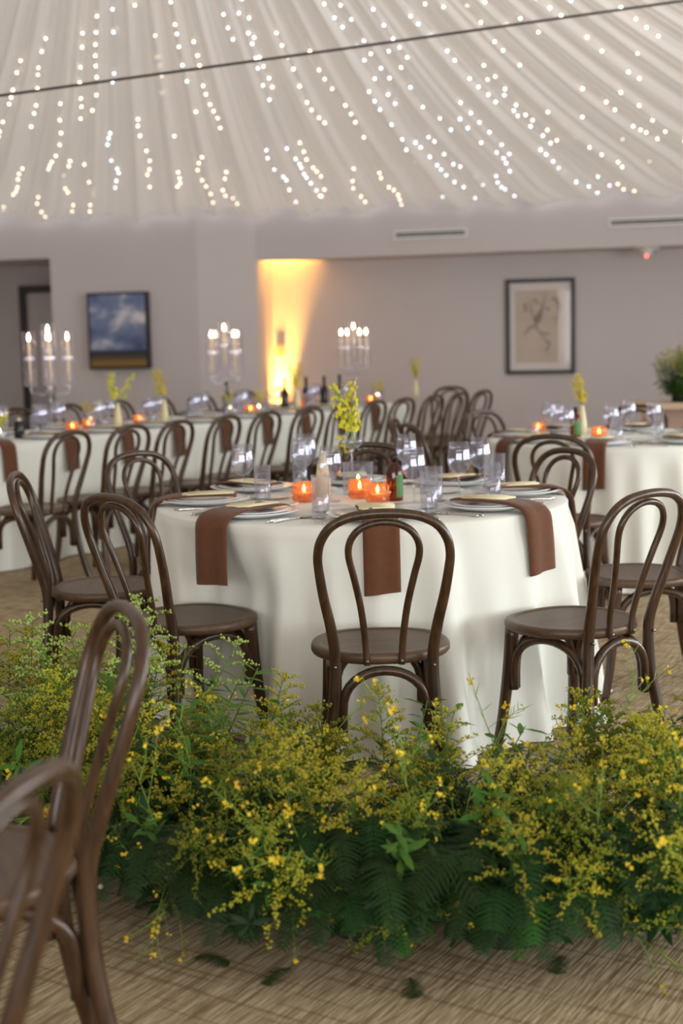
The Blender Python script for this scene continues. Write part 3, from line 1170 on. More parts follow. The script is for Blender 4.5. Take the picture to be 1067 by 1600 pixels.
# long table: runs s0..s1 along TD from E0, width LW away from the viewer
S0, S1, LW = -3.4, 3.25, 0.95
LONG_ANG = math.atan2(TD.y, TD.x)


def long_pt(s, d, z=0.0):
    """point on the long table: s along, d in from the near edge"""
    p = E0 + TD * s - TN * d
    return Vector((p.x, p.y, z))


lt = thing('long_table', 'long banquet table in front of the back wall, hidden under white cloth', 'table', long_pt((S0 + S1) / 2, LW / 2), LONG_ANG)
LL = S1 - S0
put('tabletop', MB().box((0, 0, 0.748), (LL - 0.03, LW - 0.03, 0.026)).mesh('long_top', 'counter_wood', False), lt)
for x in (-LL / 2 + 0.3, -LL / 6, LL / 6, LL / 2 - 0.3):
    for y in (-LW / 2 + 0.12, LW / 2 - 0.12):
        put('leg', MB().tube([(x, y, 0.735), (x, y, 0)], 0.016, 10).mesh('leg', 'metal_leg'), lt)


def long_cloth():
    # perimeter points of a rounded rectangle
    per = []
    rc = 0.03
    L2, W2 = LL / 2, LW / 2

    def line(a, b, n):
        for k in range(n):
            per.append((a[0] + (b[0] - a[0]) * k / n, a[1] + (b[1] - a[1]) * k / n))
    line((-L2, -W2), (L2, -W2), 300)
    line((L2, -W2), (L2, W2), 50)
    line((L2, W2), (-L2, W2), 150)
    line((-L2, W2), (-L2, -W2), 50)
    rows = []
    rows.append([(x * 0.96, 0, TABLE_Z) for x, y in per])
    rows.append([(x * 0.995, y * 0.98, TABLE_Z) for x, y in per])
    s = [0]
    for i in range(1, len(per)):
        s.append(s[-1] + math.hypot(per[i][0] - per[i - 1][0], per[i][1] - per[i - 1][1]))
    for t in [0.0, 0.02] + [k / 14 for k in range(1, 15)]:
        row = []
        for (x, y), q in zip(per, s):
            nx, ny = x / L2, y / W2
            ax, ay = (math.copysign(1, nx) if abs(nx) > 0.999 else 0), (math.copysign(1, ny) if abs(ny) > 0.999 else 0)
            d = (0.012 + 0.03 * t + 0.03 * t * (sin(q * 9 + 1.5 * sin(q * 2.1)) + 0.5 * sin(q * 17 + 1))) if t > 0 else 0.004
            row.append((x + ax * d, y + ay * d, TABLE_Z - 0.004 - (TABLE_Z - 0.012) * t if t else TABLE_Z - 0.001))
        rows.append(row)
    return MB().grid(rows, 0, True)


tag(put('tablecloth', long_cloth().mesh('long_cloth', 'linen'), None, long_pt((S0 + S1) / 2, LW / 2), LONG_ANG), 'long white cloth hanging to the floor on the long banquet table', 'tablecloth')

# ------------------------------------------------------------------ tableware kits


def lathe_kit(kind, parts):
    KIT[kind] = [(n, MB().lathe(p, k).mesh(n, mt), par) for n, p, k, mt, par in parts]


lathe_kit('wine_glass', [
    ('foot', [(0.0, 0.0), (0.036, 0.0), (0.037, 0.002), (0.02, 0.004), (0.006, 0.009), (0.0, 0.009)], 24, 'clear_glass', None),
    ('stem', [(0.0055, 0.008), (0.004, 0.02), (0.0038, 0.06), (0.005, 0.078), (0.009, 0.085)], 12, 'clear_glass', None),
    ('bowl', [(0.002, 0.083), (0.02, 0.089), (0.036, 0.104), (0.044, 0.126), (0.045, 0.145), (0.041, 0.175), (0.036, 0.207), (0.0345, 0.207), (0.0395, 0.175), (0.0435, 0.145), (0.0425, 0.127), (0.035, 0.106), (0.019, 0.0915), (0.002, 0.087)], 28, 'clear_glass', None)])
lathe_kit('tumbler', [
    ('glass_wall', [(0.0, 0.0), (0.028, 0.0), (0.0295, 0.004), (0.0315, 0.14), (0.0300, 0.14), (0.0282, 0.016), (0.0, 0.013)], 26, 'clear_glass', None),
    ('water', [(0.0, 0.0165), (0.0278, 0.0165), (0.0296, 0.108), (0.0, 0.108)], 20, 'water', None)])
lathe_kit('charger_plate', [('charger_plate', [(0.0, 0.003), (0.10, 0.003), (0.11, 0.006), (0.165, 0.020), (0.167, 0.023), (0.164, 0.0245), (0.11, 0.011), (0.0, 0.009)], 44, 'charger', None)])
lathe_kit('dinner_plate', [('dinner_plate', [(0.0, 0.0), (0.07, 0.0), (0.075, 0.003), (0.132, 0.014), (0.133, 0.017), (0.078, 0.008), (0.0, 0.006)], 40, 'china', None)])
lathe_kit('bread_plate', [('bread_plate', [(0.0, 0.0), (0.05, 0.0), (0.055, 0.002), (0.082, 0.011), (0.083, 0.014), (0.055, 0.007), (0.0, 0.005)], 32, 'china', None)])


def fork_mesh():
    m = MB()
    pts = [(0, -0.1, 0.004), (0, -0.06, 0.006), (0, 0.0, 0.004), (0, 0.035, 0.004)]
    m.tube(spline(pts, 3), [0.006, 0.0065, 0.006, 0.005, 0.004, 0.0032, 0.003, 0.003, 0.0035, 0.006], 6, flat=0.35)
    m.box((0, 0.045, 0.005), (0.022, 0.022, 0.002))
    for x in (-0.0095, -0.0032, 0.0032, 0.0095):
        m.box((x, 0.076, 0.0055), (0.003, 0.042, 0.0018))
    return m.mesh('fork', 'steel')


def knife_mesh():
    m = MB()
    m.tube(spline([(0, -0.11, 0.004), (0, -0.05, 0.005), (0, 0.0, 0.004)], 3), [0.006, 0.0075, 0.007, 0.0065, 0.006, 0.005, 0.005], 6, flat=0.45)
    m.blade((0, -0.005, 0.004), (0, 1, 0), (1, 0, 0), 0.125, 0.02, droop=0, fold=0.02)
    return m.mesh('knife', 'steel')


def spoon_mesh():
    m = MB()
    m.tube(spline([(0, -0.1, 0.004), (0, -0.04, 0.006), (0, 0.04, 0.004)], 3), [0.006, 0.0065, 0.005, 0.004, 0.0032, 0.003, 0.0035], 6, flat=0.4)
    rows = []
    for r, z in ((0.0, 0.002), (0.5, 0.003), (0.85, 0.005), (1.0, 0.0075)):
        rows.append([(0.019 * r * cos(2 * pi * k / 16), 0.062 + 0.029 * r * sin(2 * pi * k / 16), z) for k in range(16)])
    m.grid(rows, 0, True)
    return m.mesh('spoon', 'steel')


KIT['fork'] = [('fork', fork_mesh(), None)]
KIT['knife'] = [('knife', knife_mesh(), None)]
KIT['spoon'] = [('spoon', spoon_mesh(), None)]


def card_mesh(seed):
    """cream menu card with a wavy die-cut edge, lying on the napkin"""
    rg = random.Random(seed)
    N = 48
    ring = []
    for k in range(N):
        a = 2 * pi * k / N
        c, s = cos(a), sin(a)
        x = 0.062 * math.copysign(abs(c) ** 0.55, c) * (1 + 0.05 * sin(9 * a + seed))
        y = 0.098 * math.copysign(abs(s) ** 0.55, s) * (1 + 0.04 * sin(11 * a + seed * 2))
        ring.append((x, y))
    rows = [[(x * f, y * f, z + 0.002 * sin(y * 20 + seed)) for x, y in ring] for f, z in ((0, 0.0), (1, 0.0), (1, 0.0016), (0, 0.0016))]
    return MB().grid(rows, 0, True).mesh('menu_card', 'card')


for i in range(3):
    KIT['menu_card%d' % i] = [('menu_card', card_mesh(i + 1), None)]


def napkin_mesh(y_in, y_edge, hang, twist=0.0, width=0.118, seed=0, zp=0.024):
    """folded napkin: lies on the plate, runs over the table edge and hangs; local -y is outward, z=0 at the table top"""
    rg = random.Random(seed)
    prof = [(y_in, zp + 0.006), (y_in - 0.03, zp + 0.010), (y_in - 0.12, zp + 0.010), (y_edge + 0.075, zp + 0.008), (y_edge + 0.02, zp * 0.75 + 0.004), (y_edge - 0.004, 0.008),
            (y_edge - 0.018, -0.012), (y_edge - 0.024, -0.05), (y_edge - 0.03, -0.12), (y_edge - 0.034, -hang)]
    sp = spline([(0, y, z) for y, z in prof], 4)
    n = len(sp)
    NC = 9
    th = 0.0055
    top, bot = [], []
    for i, p in enumerate(sp):
        t = (sp[min(i + 1, n - 1)] - sp[max(i - 1, 0)]).normalized()
        nr = Vector((0, t.z, -t.y))
        if nr.z < 0 and i < n * 0.5:
            nr = -nr
        if i >= n * 0.5 and nr.y > 0:
            nr = -nr
        f = i / (n - 1)
        rt, rb_ = [], []
        for k in range(NC):
            x = (k / (NC - 1) - 0.5) * width
            lay = 0.0025 if k < NC * 0.42 else 0.0
            edge = 0.35 if k in (0, NC - 1) else 1.0
            off = twist * f * f
            yy = p.y + 0.004 * sin(x * 50 + seed) * f
            c = Vector((x + off, yy, p.z + (0.01 * (x / width) * f if i == n - 1 else 0)))
            rt.append(tuple(c + nr * (th * edge + lay)))
            rb_.append(tuple(c - nr * (0.0005)))
        top.append(rt)
        bot.append(rb_)
    m = MB()
    rows = [tr_ + list(reversed(br)) for tr_, br in zip(top, bot)]
    m.grid(rows, 0, True)
    nn = 2 * NC
    m.face(tuple(range(nn)))
    m.face(tuple(len(m.v) - 1 - k for k in range(nn)))
    return m.mesh('napkin', 'napkin')


def place(c, phi, x, y, z=TABLE_Z):
    """setting frame -> world: local -y points out through the table edge"""
    return (c[0] + x * cos(phi) - y * sin(phi), c[1] + x * sin(phi) + y * cos(phi), z)


def setting(c, phi, edge, key, where, seed, full=True, bread=True, base=None, twist=0.0, hang=0.21, nw=0.118):
    """one place setting on a table. where: phrase naming the table"""
    rg = random.Random(seed)
    r0 = edge - 0.185
    P = lambda x, y, z=TABLE_Z: place(c, phi, x, y, z)
    zt = TABLE_Z + 0.0005
    g = lambda s: s + ' ' + key
    stamp('charger_plate', 'charger_plate', 'pale charger plate at ' + where, 'plate', P(0, -r0, zt), phi, g('charger plates on'))
    if full:
        stamp('dinner_plate', 'dinner_plate', 'white dinner plate at ' + where, 'plate', P(0, -r0, zt + 0.0095), phi, g('dinner plates on'))
    nm = napkin_mesh(-(r0 - 0.115), -edge, hang * rg.uniform(0.95, 1.05), twist, width=nw, seed=seed)
    tag(put('napkin', nm, None, (c[0], c[1], TABLE_Z), phi), 'folded brown napkin hanging at ' + where, 'napkin', g('napkins on'))
    stamp('menu_card%d' % (seed % 3), 'menu_card', 'cream wavy edged menu card at ' + where, 'menu card', P(rg.uniform(-0.006, 0.006), -(r0 - 0.01), TABLE_Z + 0.0415), phi + rg.uniform(-0.1, 0.1), g('menu cards on'))
    if full:
        for x in (-0.179, -0.201):
            stamp('fork', 'fork', 'steel fork at ' + where, 'fork', P(x, -r0 + rg.uniform(-0.01, 0.01), zt), phi, g('forks on'))
        stamp('knife', 'knife', 'steel knife at ' + where, 'knife', P(0.179, -r0, zt), phi, g('knives on'))
        stamp('spoon', 'spoon', 'steel spoon at ' + where, 'spoon', P(0.201, -r0, zt), phi, g('spoons on'))
    if bread:
        stamp('bread_plate', 'bread_plate', 'small white bread plate at ' + where, 'plate', P(-0.12, -(r0 - 0.245), zt), phi, g('bread plates on'))


t1name, t2name, t3name = 'the round table by the flowers', 'the round table under the drawing', 'the long table'
SEAT = ('the single centred chair', 'the seat beside yellow blossoms', 'the seat between the round tables', 'the seat backing the other table',
        'the seat behind the compote vase', 'the seat before the long table', 'the seat on open carpet', 'the seat behind tall goldenrod')
for k in range(8):
    setting(T1, R(3.5 + 45 * k), 0.770, 'the flower-side round table', SEAT[k] + ', round table by flowers', k, twist=(0.025 if k == 7 else 0), nw=(0.15 if k in (1, 7) else 0.12))
for k in range(8):
    setting(T2, R(-21 + 45 * k), 0.770, 'the drawing-side round table', t2name, 20 + k, full=k in (0, 1, 2, 7))

# glasses on the first table, where they stand in the photograph (tops seen against known glass heights)
for (u, v, lab) in ((400, 693, 'beside the lone tumbler, toward the flowers, '), (423, 686, 'beside the lone tumbler, toward the long table, '), (493, 678, 'behind the cream bud vase, toward the long table, '),
                    (515, 697, 'beside the cream bud vase, toward the flowers, '), (635, 678, 'behind the amber bottle, toward the long table, '), (646, 699, 'beside the amber bottle, toward the flowers, '),
                    (719, 692, 'between bottle and plates, toward the flowers, '), (728, 682, 'between bottle and plates, toward the back wall, ')):
    p = at_z(u, v, TABLE_Z + 0.207)
    stamp('wine_glass', 'wine_glass', 'empty wine glass ' + lab + 'round table by flowers', 'glass', (p.x, p.y, TABLE_Z + 0.0005), 0, 'wine glasses on the flower-side table')
for (u, v, lab) in ((377, 725, 'lone water tumbler near the chair behind goldenrod, '), (506, 741, 'water tumbler standing before the cream bud vase, '), (667, 731, 'water tumbler before the amber bottle, catching candlelight, '),
                    (652, 733, 'water tumbler touching another beside the amber bottle, '), (756, 721, 'water tumbler against the plate by yellow blossoms, '), (476, 707, 'water tumbler behind the cream bud vase, '),
                    (742, 712, 'water tumbler behind the wine glasses, toward the back wall, ')):
    p = at_z(u, v, TABLE_Z + 0.14)
    stamp('tumbler', 'tumbler', lab + 'round table by flowers', 'glass', (p.x, p.y, TABLE_Z + 0.0005), 0, 'tumblers on the flower-side table')
# second table
for (u, v) in ((843, 627), (862, 627), (870, 634), (955, 631), (982, 624), (1021, 626)):
    p = at_z(u, v, TABLE_Z + 0.207)
    stamp('wine_glass', 'wine_glass', 'empty stemmed wine glass on ' + t2name, 'glass', (p.x, p.y, TABLE_Z + 0.0005), 0, 'wine glasses on the drawing-side table')
for (u, v) in ((818, 646), (961, 653), (1038, 643)):
    p = at_z(u, v, TABLE_Z + 0.14)
    stamp('tumbler', 'tumbler', 'clear straight water tumbler on ' + t2name, 'glass', (p.x, p.y, TABLE_Z + 0.0005), 0, 'tumblers on the drawing-side table')

# ------------------------------------------------------------------ centrepieces


def hobnail_votive():
    m = MB()
    # bowl with raised rounds in three staggered rows
    N, M = 40, 22
    rows = []
    for j in range(M + 1):
        z = 0.075 * j / M
        base = 0.030 + 0.009 * sin(pi * min(1, z / 0.075)) ** 0.6
        row = []
        for k in range(N):
            a = 2 * pi * k / N
            b = 0
            for i, zc in enumerate((0.014, 0.038, 0.062)):
                for q in range(8):
                    ac = 2 * pi * (q + 0.5 * (i % 2)) / 8
                    da = (a - ac + pi) % (2 * pi) - pi
                    d2 = (da * 0.036) ** 2 + (z - zc) ** 2
                    if d2 < 0.0125 ** 2:
                        b = max(b, 0.0105 * math.sqrt(1 - d2 / 0.0125 ** 2))
            row.append(((base + b) * cos(a), (base + b) * sin(a), z))
        rows.append(row)
    inner = [(0.029, 0.075), (0.031, 0.045), (0.029, 0.012), (0.0, 0.010)]
    m.grid(rows, 0, True)
    for r, z in inner:
        pass
    m2 = MB()
    m2.v, m2.f, m2.m = m.v, m.f, m.m
    m2.face(tuple(reversed(range(N))))
    m2.lathe([(0.030, 0.075), (0.029, 0.045), (0.027, 0.012), (0.0001, 0.010)], 24)
    return m2.mesh('votive_glass', 'amber_glass')


KIT['votive'] = [('holder_glass', hobnail_votive(), None),
                 ('wax', MB().lathe([(0, 0.0105), (0.024, 0.0105), (0.024, 0.034), (0.0, 0.032)], 20).mesh('wax', 'wax_white'), None),
                 ('flame', MB().lathe([(0, 0.036), (0.0055, 0.042), (0.0065, 0.050), (0.003, 0.062), (0, 0.068)], 10).mesh('flame', 'flame'), None)]
KIT['amber_bottle'] = [('bottle_body', MB().lathe([(0, 0.0), (0.029, 0.0), (0.032, 0.004), (0.032, 0.105), (0.027, 0.125), (0.013, 0.138), (0.012, 0.152), (0.0, 0.152)], 28).mesh('bottle_body', 'amber_bottle'), None),
                       ('cap', MB().lathe([(0, 0.150), (0.0145, 0.150), (0.0145, 0.174), (0.0, 0.175)], 20).mesh('cap', 'bottle_cap'), None),
                       ('paper_label', MB().grid([[(0.0326 * cos(a), 0.0326 * sin(a), z) for a in [R(-95 + 130 * k / 14) for k in range(15)]] for z in (0.014, 0.098)]).mesh('paper_label', 'label_green'), None)]
KIT['bud_vase'] = [('vase_body', MB().lathe([(0, 0), (0.024, 0), (0.030, 0.01), (0.029, 0.06), (0.021, 0.12), (0.014, 0.15), (0.016, 0.172), (0.013, 0.172), (0.011, 0.15), (0.0, 0.14)], 24).mesh('vase_body', 'cream_vase'), None)]
KIT['hurricane'] = [('glass_cylinder', MB().lathe([(0, 0.0), (0.058, 0.0), (0.06, 0.004), (0.06, 0.125), (0.057, 0.125), (0.057, 0.01), (0, 0.008)], 32).mesh('glass_cylinder', 'clear_glass'), None),
                    ('pillar_wax', MB().lathe([(0, 0.01), (0.03, 0.01), (0.03, 0.05), (0, 0.048)], 20).mesh('pillar_wax', 'pearl'), None),
                    ('flame', MB().lathe([(0, 0.052), (0.005, 0.057), (0.006, 0.063), (0.002, 0.074), (0, 0.078)], 10).mesh('flame', 'flame'), None)]
KIT['compote'] = [('foot', MB().lathe([(0, 0.0), (0.042, 0.0), (0.043, 0.003), (0.01, 0.008), (0, 0.008)], 28).mesh('foot', 'clear_glass'), None),
                  ('stem', MB().lathe([(0.006, 0.007), (0.005, 0.05), (0.005, 0.155), (0.008, 0.165)], 12).mesh('stem', 'clear_glass'), None),
                  ('bowl', MB().lathe([(0.002, 0.163), (0.025, 0.167), (0.043, 0.182), (0.05, 0.205), (0.0485, 0.205), (0.0415, 0.184), (0.024, 0.17), (0.002, 0.166)], 28).mesh('bowl', 'clear_glass'), None)]


def orchid_spray(seed, L=0.26, n=38, spread=0.04):
    """arching stem set with small yellow orchid blossoms"""
    rg = random.Random(seed)
    m = MB()
    bend = rg.uniform(-0.06, 0.06), rg.uniform(-0.04, 0.04)
    pts = [(0, 0, 0), (bend[0] * 0.2, bend[1] * 0.2, L * 0.35), (bend[0] * 0.6, bend[1] * 0.6, L * 0.7), (bend[0] * 1.3, bend[1] * 1.3, L)]
    sp = spline(pts, 6)
    m.tube(sp, [0.0022 * (1 - 0.6 * i / len(sp)) for i in range(len(sp))], 5, 0)
    for k in range(n):
        f = 0.28 + 0.72 * (k + rg.random()) / n
        i = min(len(sp) - 2, int(f * (len(sp) - 1)))
        base = sp[i]
        a = rg.uniform(0, 2 * pi)
        d = spread * (1.15 - 0.75 * f) * rg.uniform(0.5, 1.1)
        c = base + Vector((d * cos(a), d * sin(a), rg.uniform(-0.004, 0.012)))
        m.tube([base, c], 0.0008, 3, 0, cap=False)
        sz = rg.uniform(0.010, 0.015) * (1.15 - 0.5 * f)
        for q in range(5):
            b = a + 2 * pi * q / 5
            u = Vector((-sin(a) * cos(b), cos(a) * cos(b), sin(b)))
            out = Vector((cos(a), sin(a), 0.2))
            m.blade(c, u + out * 0.35, u.cross(out), sz, sz * 0.8, 1, droop=0.0, fold=0.05)
    return m.mesh('orchid_spray', ['thin_stem', 'orchid_yellow'])


ORCHIDS = [orchid_spray(60 + i) for i in range(4)]
ORCHIDS_S = [orchid_spray(80 + i, 0.13, 16, 0.03) for i in range(3)]


def sprays(kind, loc, n, zs, label, group, seed, tilt=0.25):
    rg = random.Random(seed)
    for k in range(n):
        a = 2 * pi * k / n + rg.uniform(-0.4, 0.4)
        o = put('orchid_spray', (ORCHIDS if kind else ORCHIDS_S)[(seed + k) % (4 if kind else 3)], None, (loc[0] + 0.008 * cos(a), loc[1] + 0.008 * sin(a), loc[2] + zs), (rg.uniform(-tilt, tilt), tilt * cos(a) * 0.9, rg.uniform(0, 6)))
        tag(o, label, 'flower', group)


def stand(u, v, y=None, z=TABLE_Z):
    p = at_z(u, v, z)
    return (p.x, p.y, z + 0.0005)


VOT = 'amber hobnail votive '
for (u, v, lab) in ((484, 768, 'beside the cream bud vase on '), (562, 763, 'before the clear cylinder on '), (590, 770, 'next to the amber bottle on ')):
    p = at_z(u, v, TABLE_Z + 0.038)
    stamp('votive', 'votive_holder', VOT + lab + t1name, 'votive', (p.x, p.y, TABLE_Z + 0.0005), 0.3)
stamp('amber_bottle', 'amber_bottle', 'amber glass bottle with green label on ' + t1name, 'bottle', stand(612, 783), R(15))
stamp('bud_vase', 'bud_vase', 'slim cream bud vase on ' + t1name, 'vase', stand(505, 776))
q = stand(560, 772)
stamp('hurricane', 'hurricane_candle', 'clear glass cylinder with a low lit candle on ' + t1name, 'candle', q)
p = at_y(553, 690, 5.68)
loc = (p.x, p.y, TABLE_Z + 0.0005)
loc = tuple(stamp('compote', 'compote_vase', 'stemmed clear compote vase holding yellow orchids on ' + t1name, 'vase', loc).location)
for k, (rx, ry, rz, i) in enumerate(((0.0, -0.14, 0.4, 0), (0.06, 0.20, 2.0, 1), (-0.05, 0.24, 4.2, 2), (0.1, 0.04, 3.0, 3))):
    tag(put('orchid_spray', ORCHIDS[i], None, (loc[0] + (-0.012, 0.008, 0.012, 0.0)[k], loc[1], loc[2] + 0.168), (rx, ry, rz)), 'yellow orchid spray in the compote vase on ' + t1name, 'flower', 'orchid sprays in the compote vase')
tag(put('orchid_spray', ORCHIDS_S[0], None, (loc[0] - 0.045, loc[1] + 0.03, TABLE_Z + 0.11), (0.3, -0.3, 1.0)), 'low yellow orchid spray beneath the compote vase on ' + t1name, 'flower')
# second round table
for (u, v, lab) in ((873, 668, 'beside the tumblers on '), (933, 677, 'beside the cream bud vase on ')):
    p = at_z(u, v, TABLE_Z + 0.038)
    stamp('votive', 'votive_holder', VOT + lab + t2name, 'votive', (p.x, p.y, TABLE_Z + 0.0005), 0.3)
stamp('amber_bottle', 'amber_bottle', 'amber glass bottle with green label on ' + t2name, 'bottle', stand(899, 683), R(-25))
loc = tuple(stamp('bud_vase', 'bud_vase', 'cream bud vase with yellow orchids on ' + t2name, 'vase', stand(912, 676)).location)
for k, (rx, ry, rz) in enumerate(((0.0, -0.12, 1.0), (0.1, 0.2, 2.5), (-0.1, 0.32, 4.0), (0.15, -0.05, 0.0))):
    tag(put('orchid_spray', ORCHIDS[k], None, (loc[0], loc[1], loc[2] + 0.14), (rx, ry, rz), 0.85), 'yellow orchid spray in the cream vase on ' + t2name, 'flower', 'orchid sprays in the cream vase')

# candelabras on the long table
arm_me = MB().tube(spline([(0.008, 0, 0.30), (0.045, 0, 0.265), (0.085, 0, 0.275), (0.115, 0, 0.272), (0.128, 0, 0.30), (0.128, 0, 0.325)], 4), 0.006, 8).mesh('arm', 'acrylic')
cup_me = MB().lathe([(0.0, 0.0), (0.016, 0.0), (0.046, 0.006), (0.047, 0.010), (0.016, 0.012), (0.016, 0.03), (0.0, 0.03)], 22).mesh('candle_cup', 'acrylic')
chim_me = MB().lathe([(0.044, 0.0), (0.044, 0.36), (0.042, 0.36), (0.042, 0.0)], 28, close=True).mesh('glass_chimney', 'chimney_glass')
taper_me = MB().lathe([(0, 0), (0.011, 0), (0.0095, 0.27), (0.0, 0.272)], 14).mesh('wax_stick', 'wax_candle')
tfl_me = MB().lathe([(0, 0.276), (0.008, 0.288), (0.0095, 0.302), (0.004, 0.324), (0, 0.332)], 10).mesh('flame', 'flame')
base_me = MB().lathe([(0, 0), (0.075, 0), (0.078, 0.006), (0.05, 0.014), (0.018, 0.022), (0.012, 0.05), (0.022, 0.062), (0.011, 0.075), (0, 0.075)], 28).mesh('base', 'acrylic')
stem_me = MB().lathe([(0.011, 0.07), (0.010, 0.15), (0.02, 0.165), (0.01, 0.18), (0.009, 0.28), (0.022, 0.298), (0.012, 0.315), (0.010, 0.375)], 16).mesh('column', 'acrylic')
plinth_me = MB()
for a in range(4):
    an = pi / 4 + a * pi / 2
    plinth_me.box((0.075 * cos(an), 0.075 * sin(an), 0.0), (0.008, 0.008, 0.0))


def candelabra(s, d, rz, label, where):
    loc = long_pt(s, d, TABLE_Z + 0.0005)
    OCC.append((loc[0], loc[1], 0.08))
    cd = thing('candelabra', label, 'candelabra', loc, rz)
    put('base', base_me, cd)
    put('column', stem_me, cd)
    for k in range(4):
        put('arm', arm_me, cd, (0, 0, 0), k * pi / 2)
    spots = [(0.128 * cos(k * pi / 2), 0.128 * sin(k * pi / 2), 0.322) for k in range(4)] + [(0, 0, 0.374)]
    for x, y, z in spots:
        put('candle_cup', cup_me, cd, (x, y, z))
    for i, (x, y, z) in enumerate(spots):
        p = Vector((loc[0] + x * cos(rz) - y * sin(rz), loc[1] + x * sin(rz) + y * cos(rz), loc[2] + z))
        t = thing('taper_candle', ('tallest lit cream taper in the middle of ' if i == 4 else 'lit cream taper on an outer arm of ') + where, 'candle', (p.x, p.y, p.z + 0.0305), 0, None if i == 4 else 'tapers on ' + where)
        put('wax_stick', taper_me, t)
        put('flame', tfl_me, t)
        tag(put('glass_chimney', chim_me, None, (p.x, p.y, p.z + 0.0105)), ('raised middle glass chimney on ' if i == 4 else 'outer glass chimney around a taper on ') + where, 'glass chimney', None if i == 4 else 'chimneys on ' + where)


candelabra(-0.95, 0.47, 0.25, 'clear five light candelabra near the doorway end of the long table', 'the candelabra by the doorway')
candelabra(1.08, 0.47, 0.7, 'clear five light candelabra beside the amber glow on the long table', 'the candelabra beside the amber glow')
candelabra(3.10, 0.47, 1.1, 'clear five light candelabra against bare wall at the far end of the long table', 'the candelabra before bare wall')

# place settings along the long table
rl = random.Random(5)
s = S0 + 0.4
near_phi = LONG_ANG
i = 0
while s < S1 - 0.25:
    base = long_pt(s, LW / 2)
    setting((base.x, base.y), near_phi, LW / 2 + 0.014, 'the near side of the long table', 'the near side of ' + t3name, 40 + i, full=False, bread=False)
    base = long_pt(s + 0.2, LW / 2)
    setting((base.x, base.y), near_phi + pi, LW / 2 + 0.014, 'the wall side of the long table', 'the wall side of ' + t3name, 70 + i, full=False, bread=False, hang=0.18)
    for d, off in ((0.40, 0.20), (0.55, -0.05)):
        for kk in (0, 1):
            p = long_pt(s + off + 0.085 * kk, d + 0.04 * kk, TABLE_Z + 0.0005)
            stamp('wine_glass', 'wine_glass', 'stemmed wine glass among the settings on ' + t3name, 'glass', p, 0, 'wine glasses on the long table')
        p = long_pt(s + off - 0.075, d - 0.005, TABLE_Z + 0.0005)
        stamp('tumbler', 'tumbler', 'clear water tumbler among the settings on ' + t3name, 'glass', p, 0, 'tumblers on the long table')
    s += 0.56
    i += 1
# runner pieces of the long table, by where they are seen
for k, (u, v, kind) in enumerate(((192, 668, 1), (250, 660, 1), (145, 668, 0), (305, 648, 0), (18, 690, 0), (405, 646, 0), (483, 640, 1), (573, 626, 0), (607, 620, 1))):
    p = at_z(u, v, TABLE_Z)
    for q in range(14):                                    # keep it on the table top
        dd = (E0 - p).dot(TN)
        if 0.40 <= dd <= 0.56:
            break
        p = p - TN * (0.48 - dd) * 0.5 if dd < 0.40 else p + TN * (dd - 0.48) * 0.5
    p.z = TABLE_Z + 0.0005
    if kind:
        p = stamp('bud_vase', 'bud_vase', 'cream bud vase of tall yellow orchids on ' + t3name, 'vase', p, 0, 'tall bud vases on the long table').location.copy()
        sprays(1, p, 3, 0.14, 'tall yellow orchid spray in a vase on ' + t3name, 'tall orchid sprays on the long table', 30 + k)
    else:
        p = stamp('hurricane', 'posy_glass', 'low glass cylinder with yellow blossoms and a candle on ' + t3name, 'vase', p, 0, 'posy glasses on the long table').location.copy()
        sprays(0, p, 4, 0.06, 'short yellow orchid spray in a low glass on ' + t3name, 'short orchid sprays on the long table', 50 + k, 0.4)
for k, (sv, dd) in enumerate(((-0.55, 0.46), (0.05, 0.48), (1.45, 0.47), (2.15, 0.46), (-2.1, 0.47))):
    stamp('votive', 'votive_holder', 'amber votive glowing in the row along ' + t3name, 'votive', long_pt(sv, dd, TABLE_Z + 0.0005), 0, 'votives on the long table')
BLK = KIT['black_bottle'] = [('bottle_body', MB().lathe([(0, 0), (0.034, 0), (0.036, 0.005), (0.036, 0.15), (0.014, 0.19), (0.013, 0.25), (0, 0.25)], 22).mesh('bottle_body', 'black_gloss'), None),
                             ('cap', MB().lathe([(0, 0.248), (0.015, 0.248), (0.015, 0.27), (0, 0.27)], 16).mesh('cap', 'bottle_cap'), None)]
KIT['black_jar'] = [('jar_body', MB().lathe([(0, 0), (0.033, 0), (0.035, 0.004), (0.035, 0.105), (0.03, 0.112), (0, 0.112)], 22).mesh('jar_body', 'black_gloss'), None),
                    ('stopper', MB().lathe([(0, 0.111), (0.012, 0.111), (0.012, 0.13), (0, 0.132)], 16).mesh('stopper', 'wax_candle'), None)]
stamp('black_jar', 'black_jar', 'squat black jar beside the candelabra by the doorway', 'jar', long_pt(-1.36, 0.34, TABLE_Z + 0.0005))
for k, (sv, dd) in enumerate(((2.35, 0.52), (2.62, 0.56), (1.95, 0.52), (3.05, 0.6), (1.15, 0.55))):
    stamp('black_bottle', 'dark_bottle', 'tall dark glass bottle toward the far end of ' + t3name, 'bottle', long_pt(sv, dd, TABLE_Z + 0.0005), 0, 'dark bottles on the long table')
for k, (sv, dd) in enumerate(((-0.85, 0.3), (3.1, 0.3))):
    t = stamp('votive', 'votive_holder', ('amber votive standing alone near the head of ' if k else 'amber votive right of the doorway candelabra on ') + t3name, 'votive', long_pt(sv, dd, TABLE_Z + 0.0005))

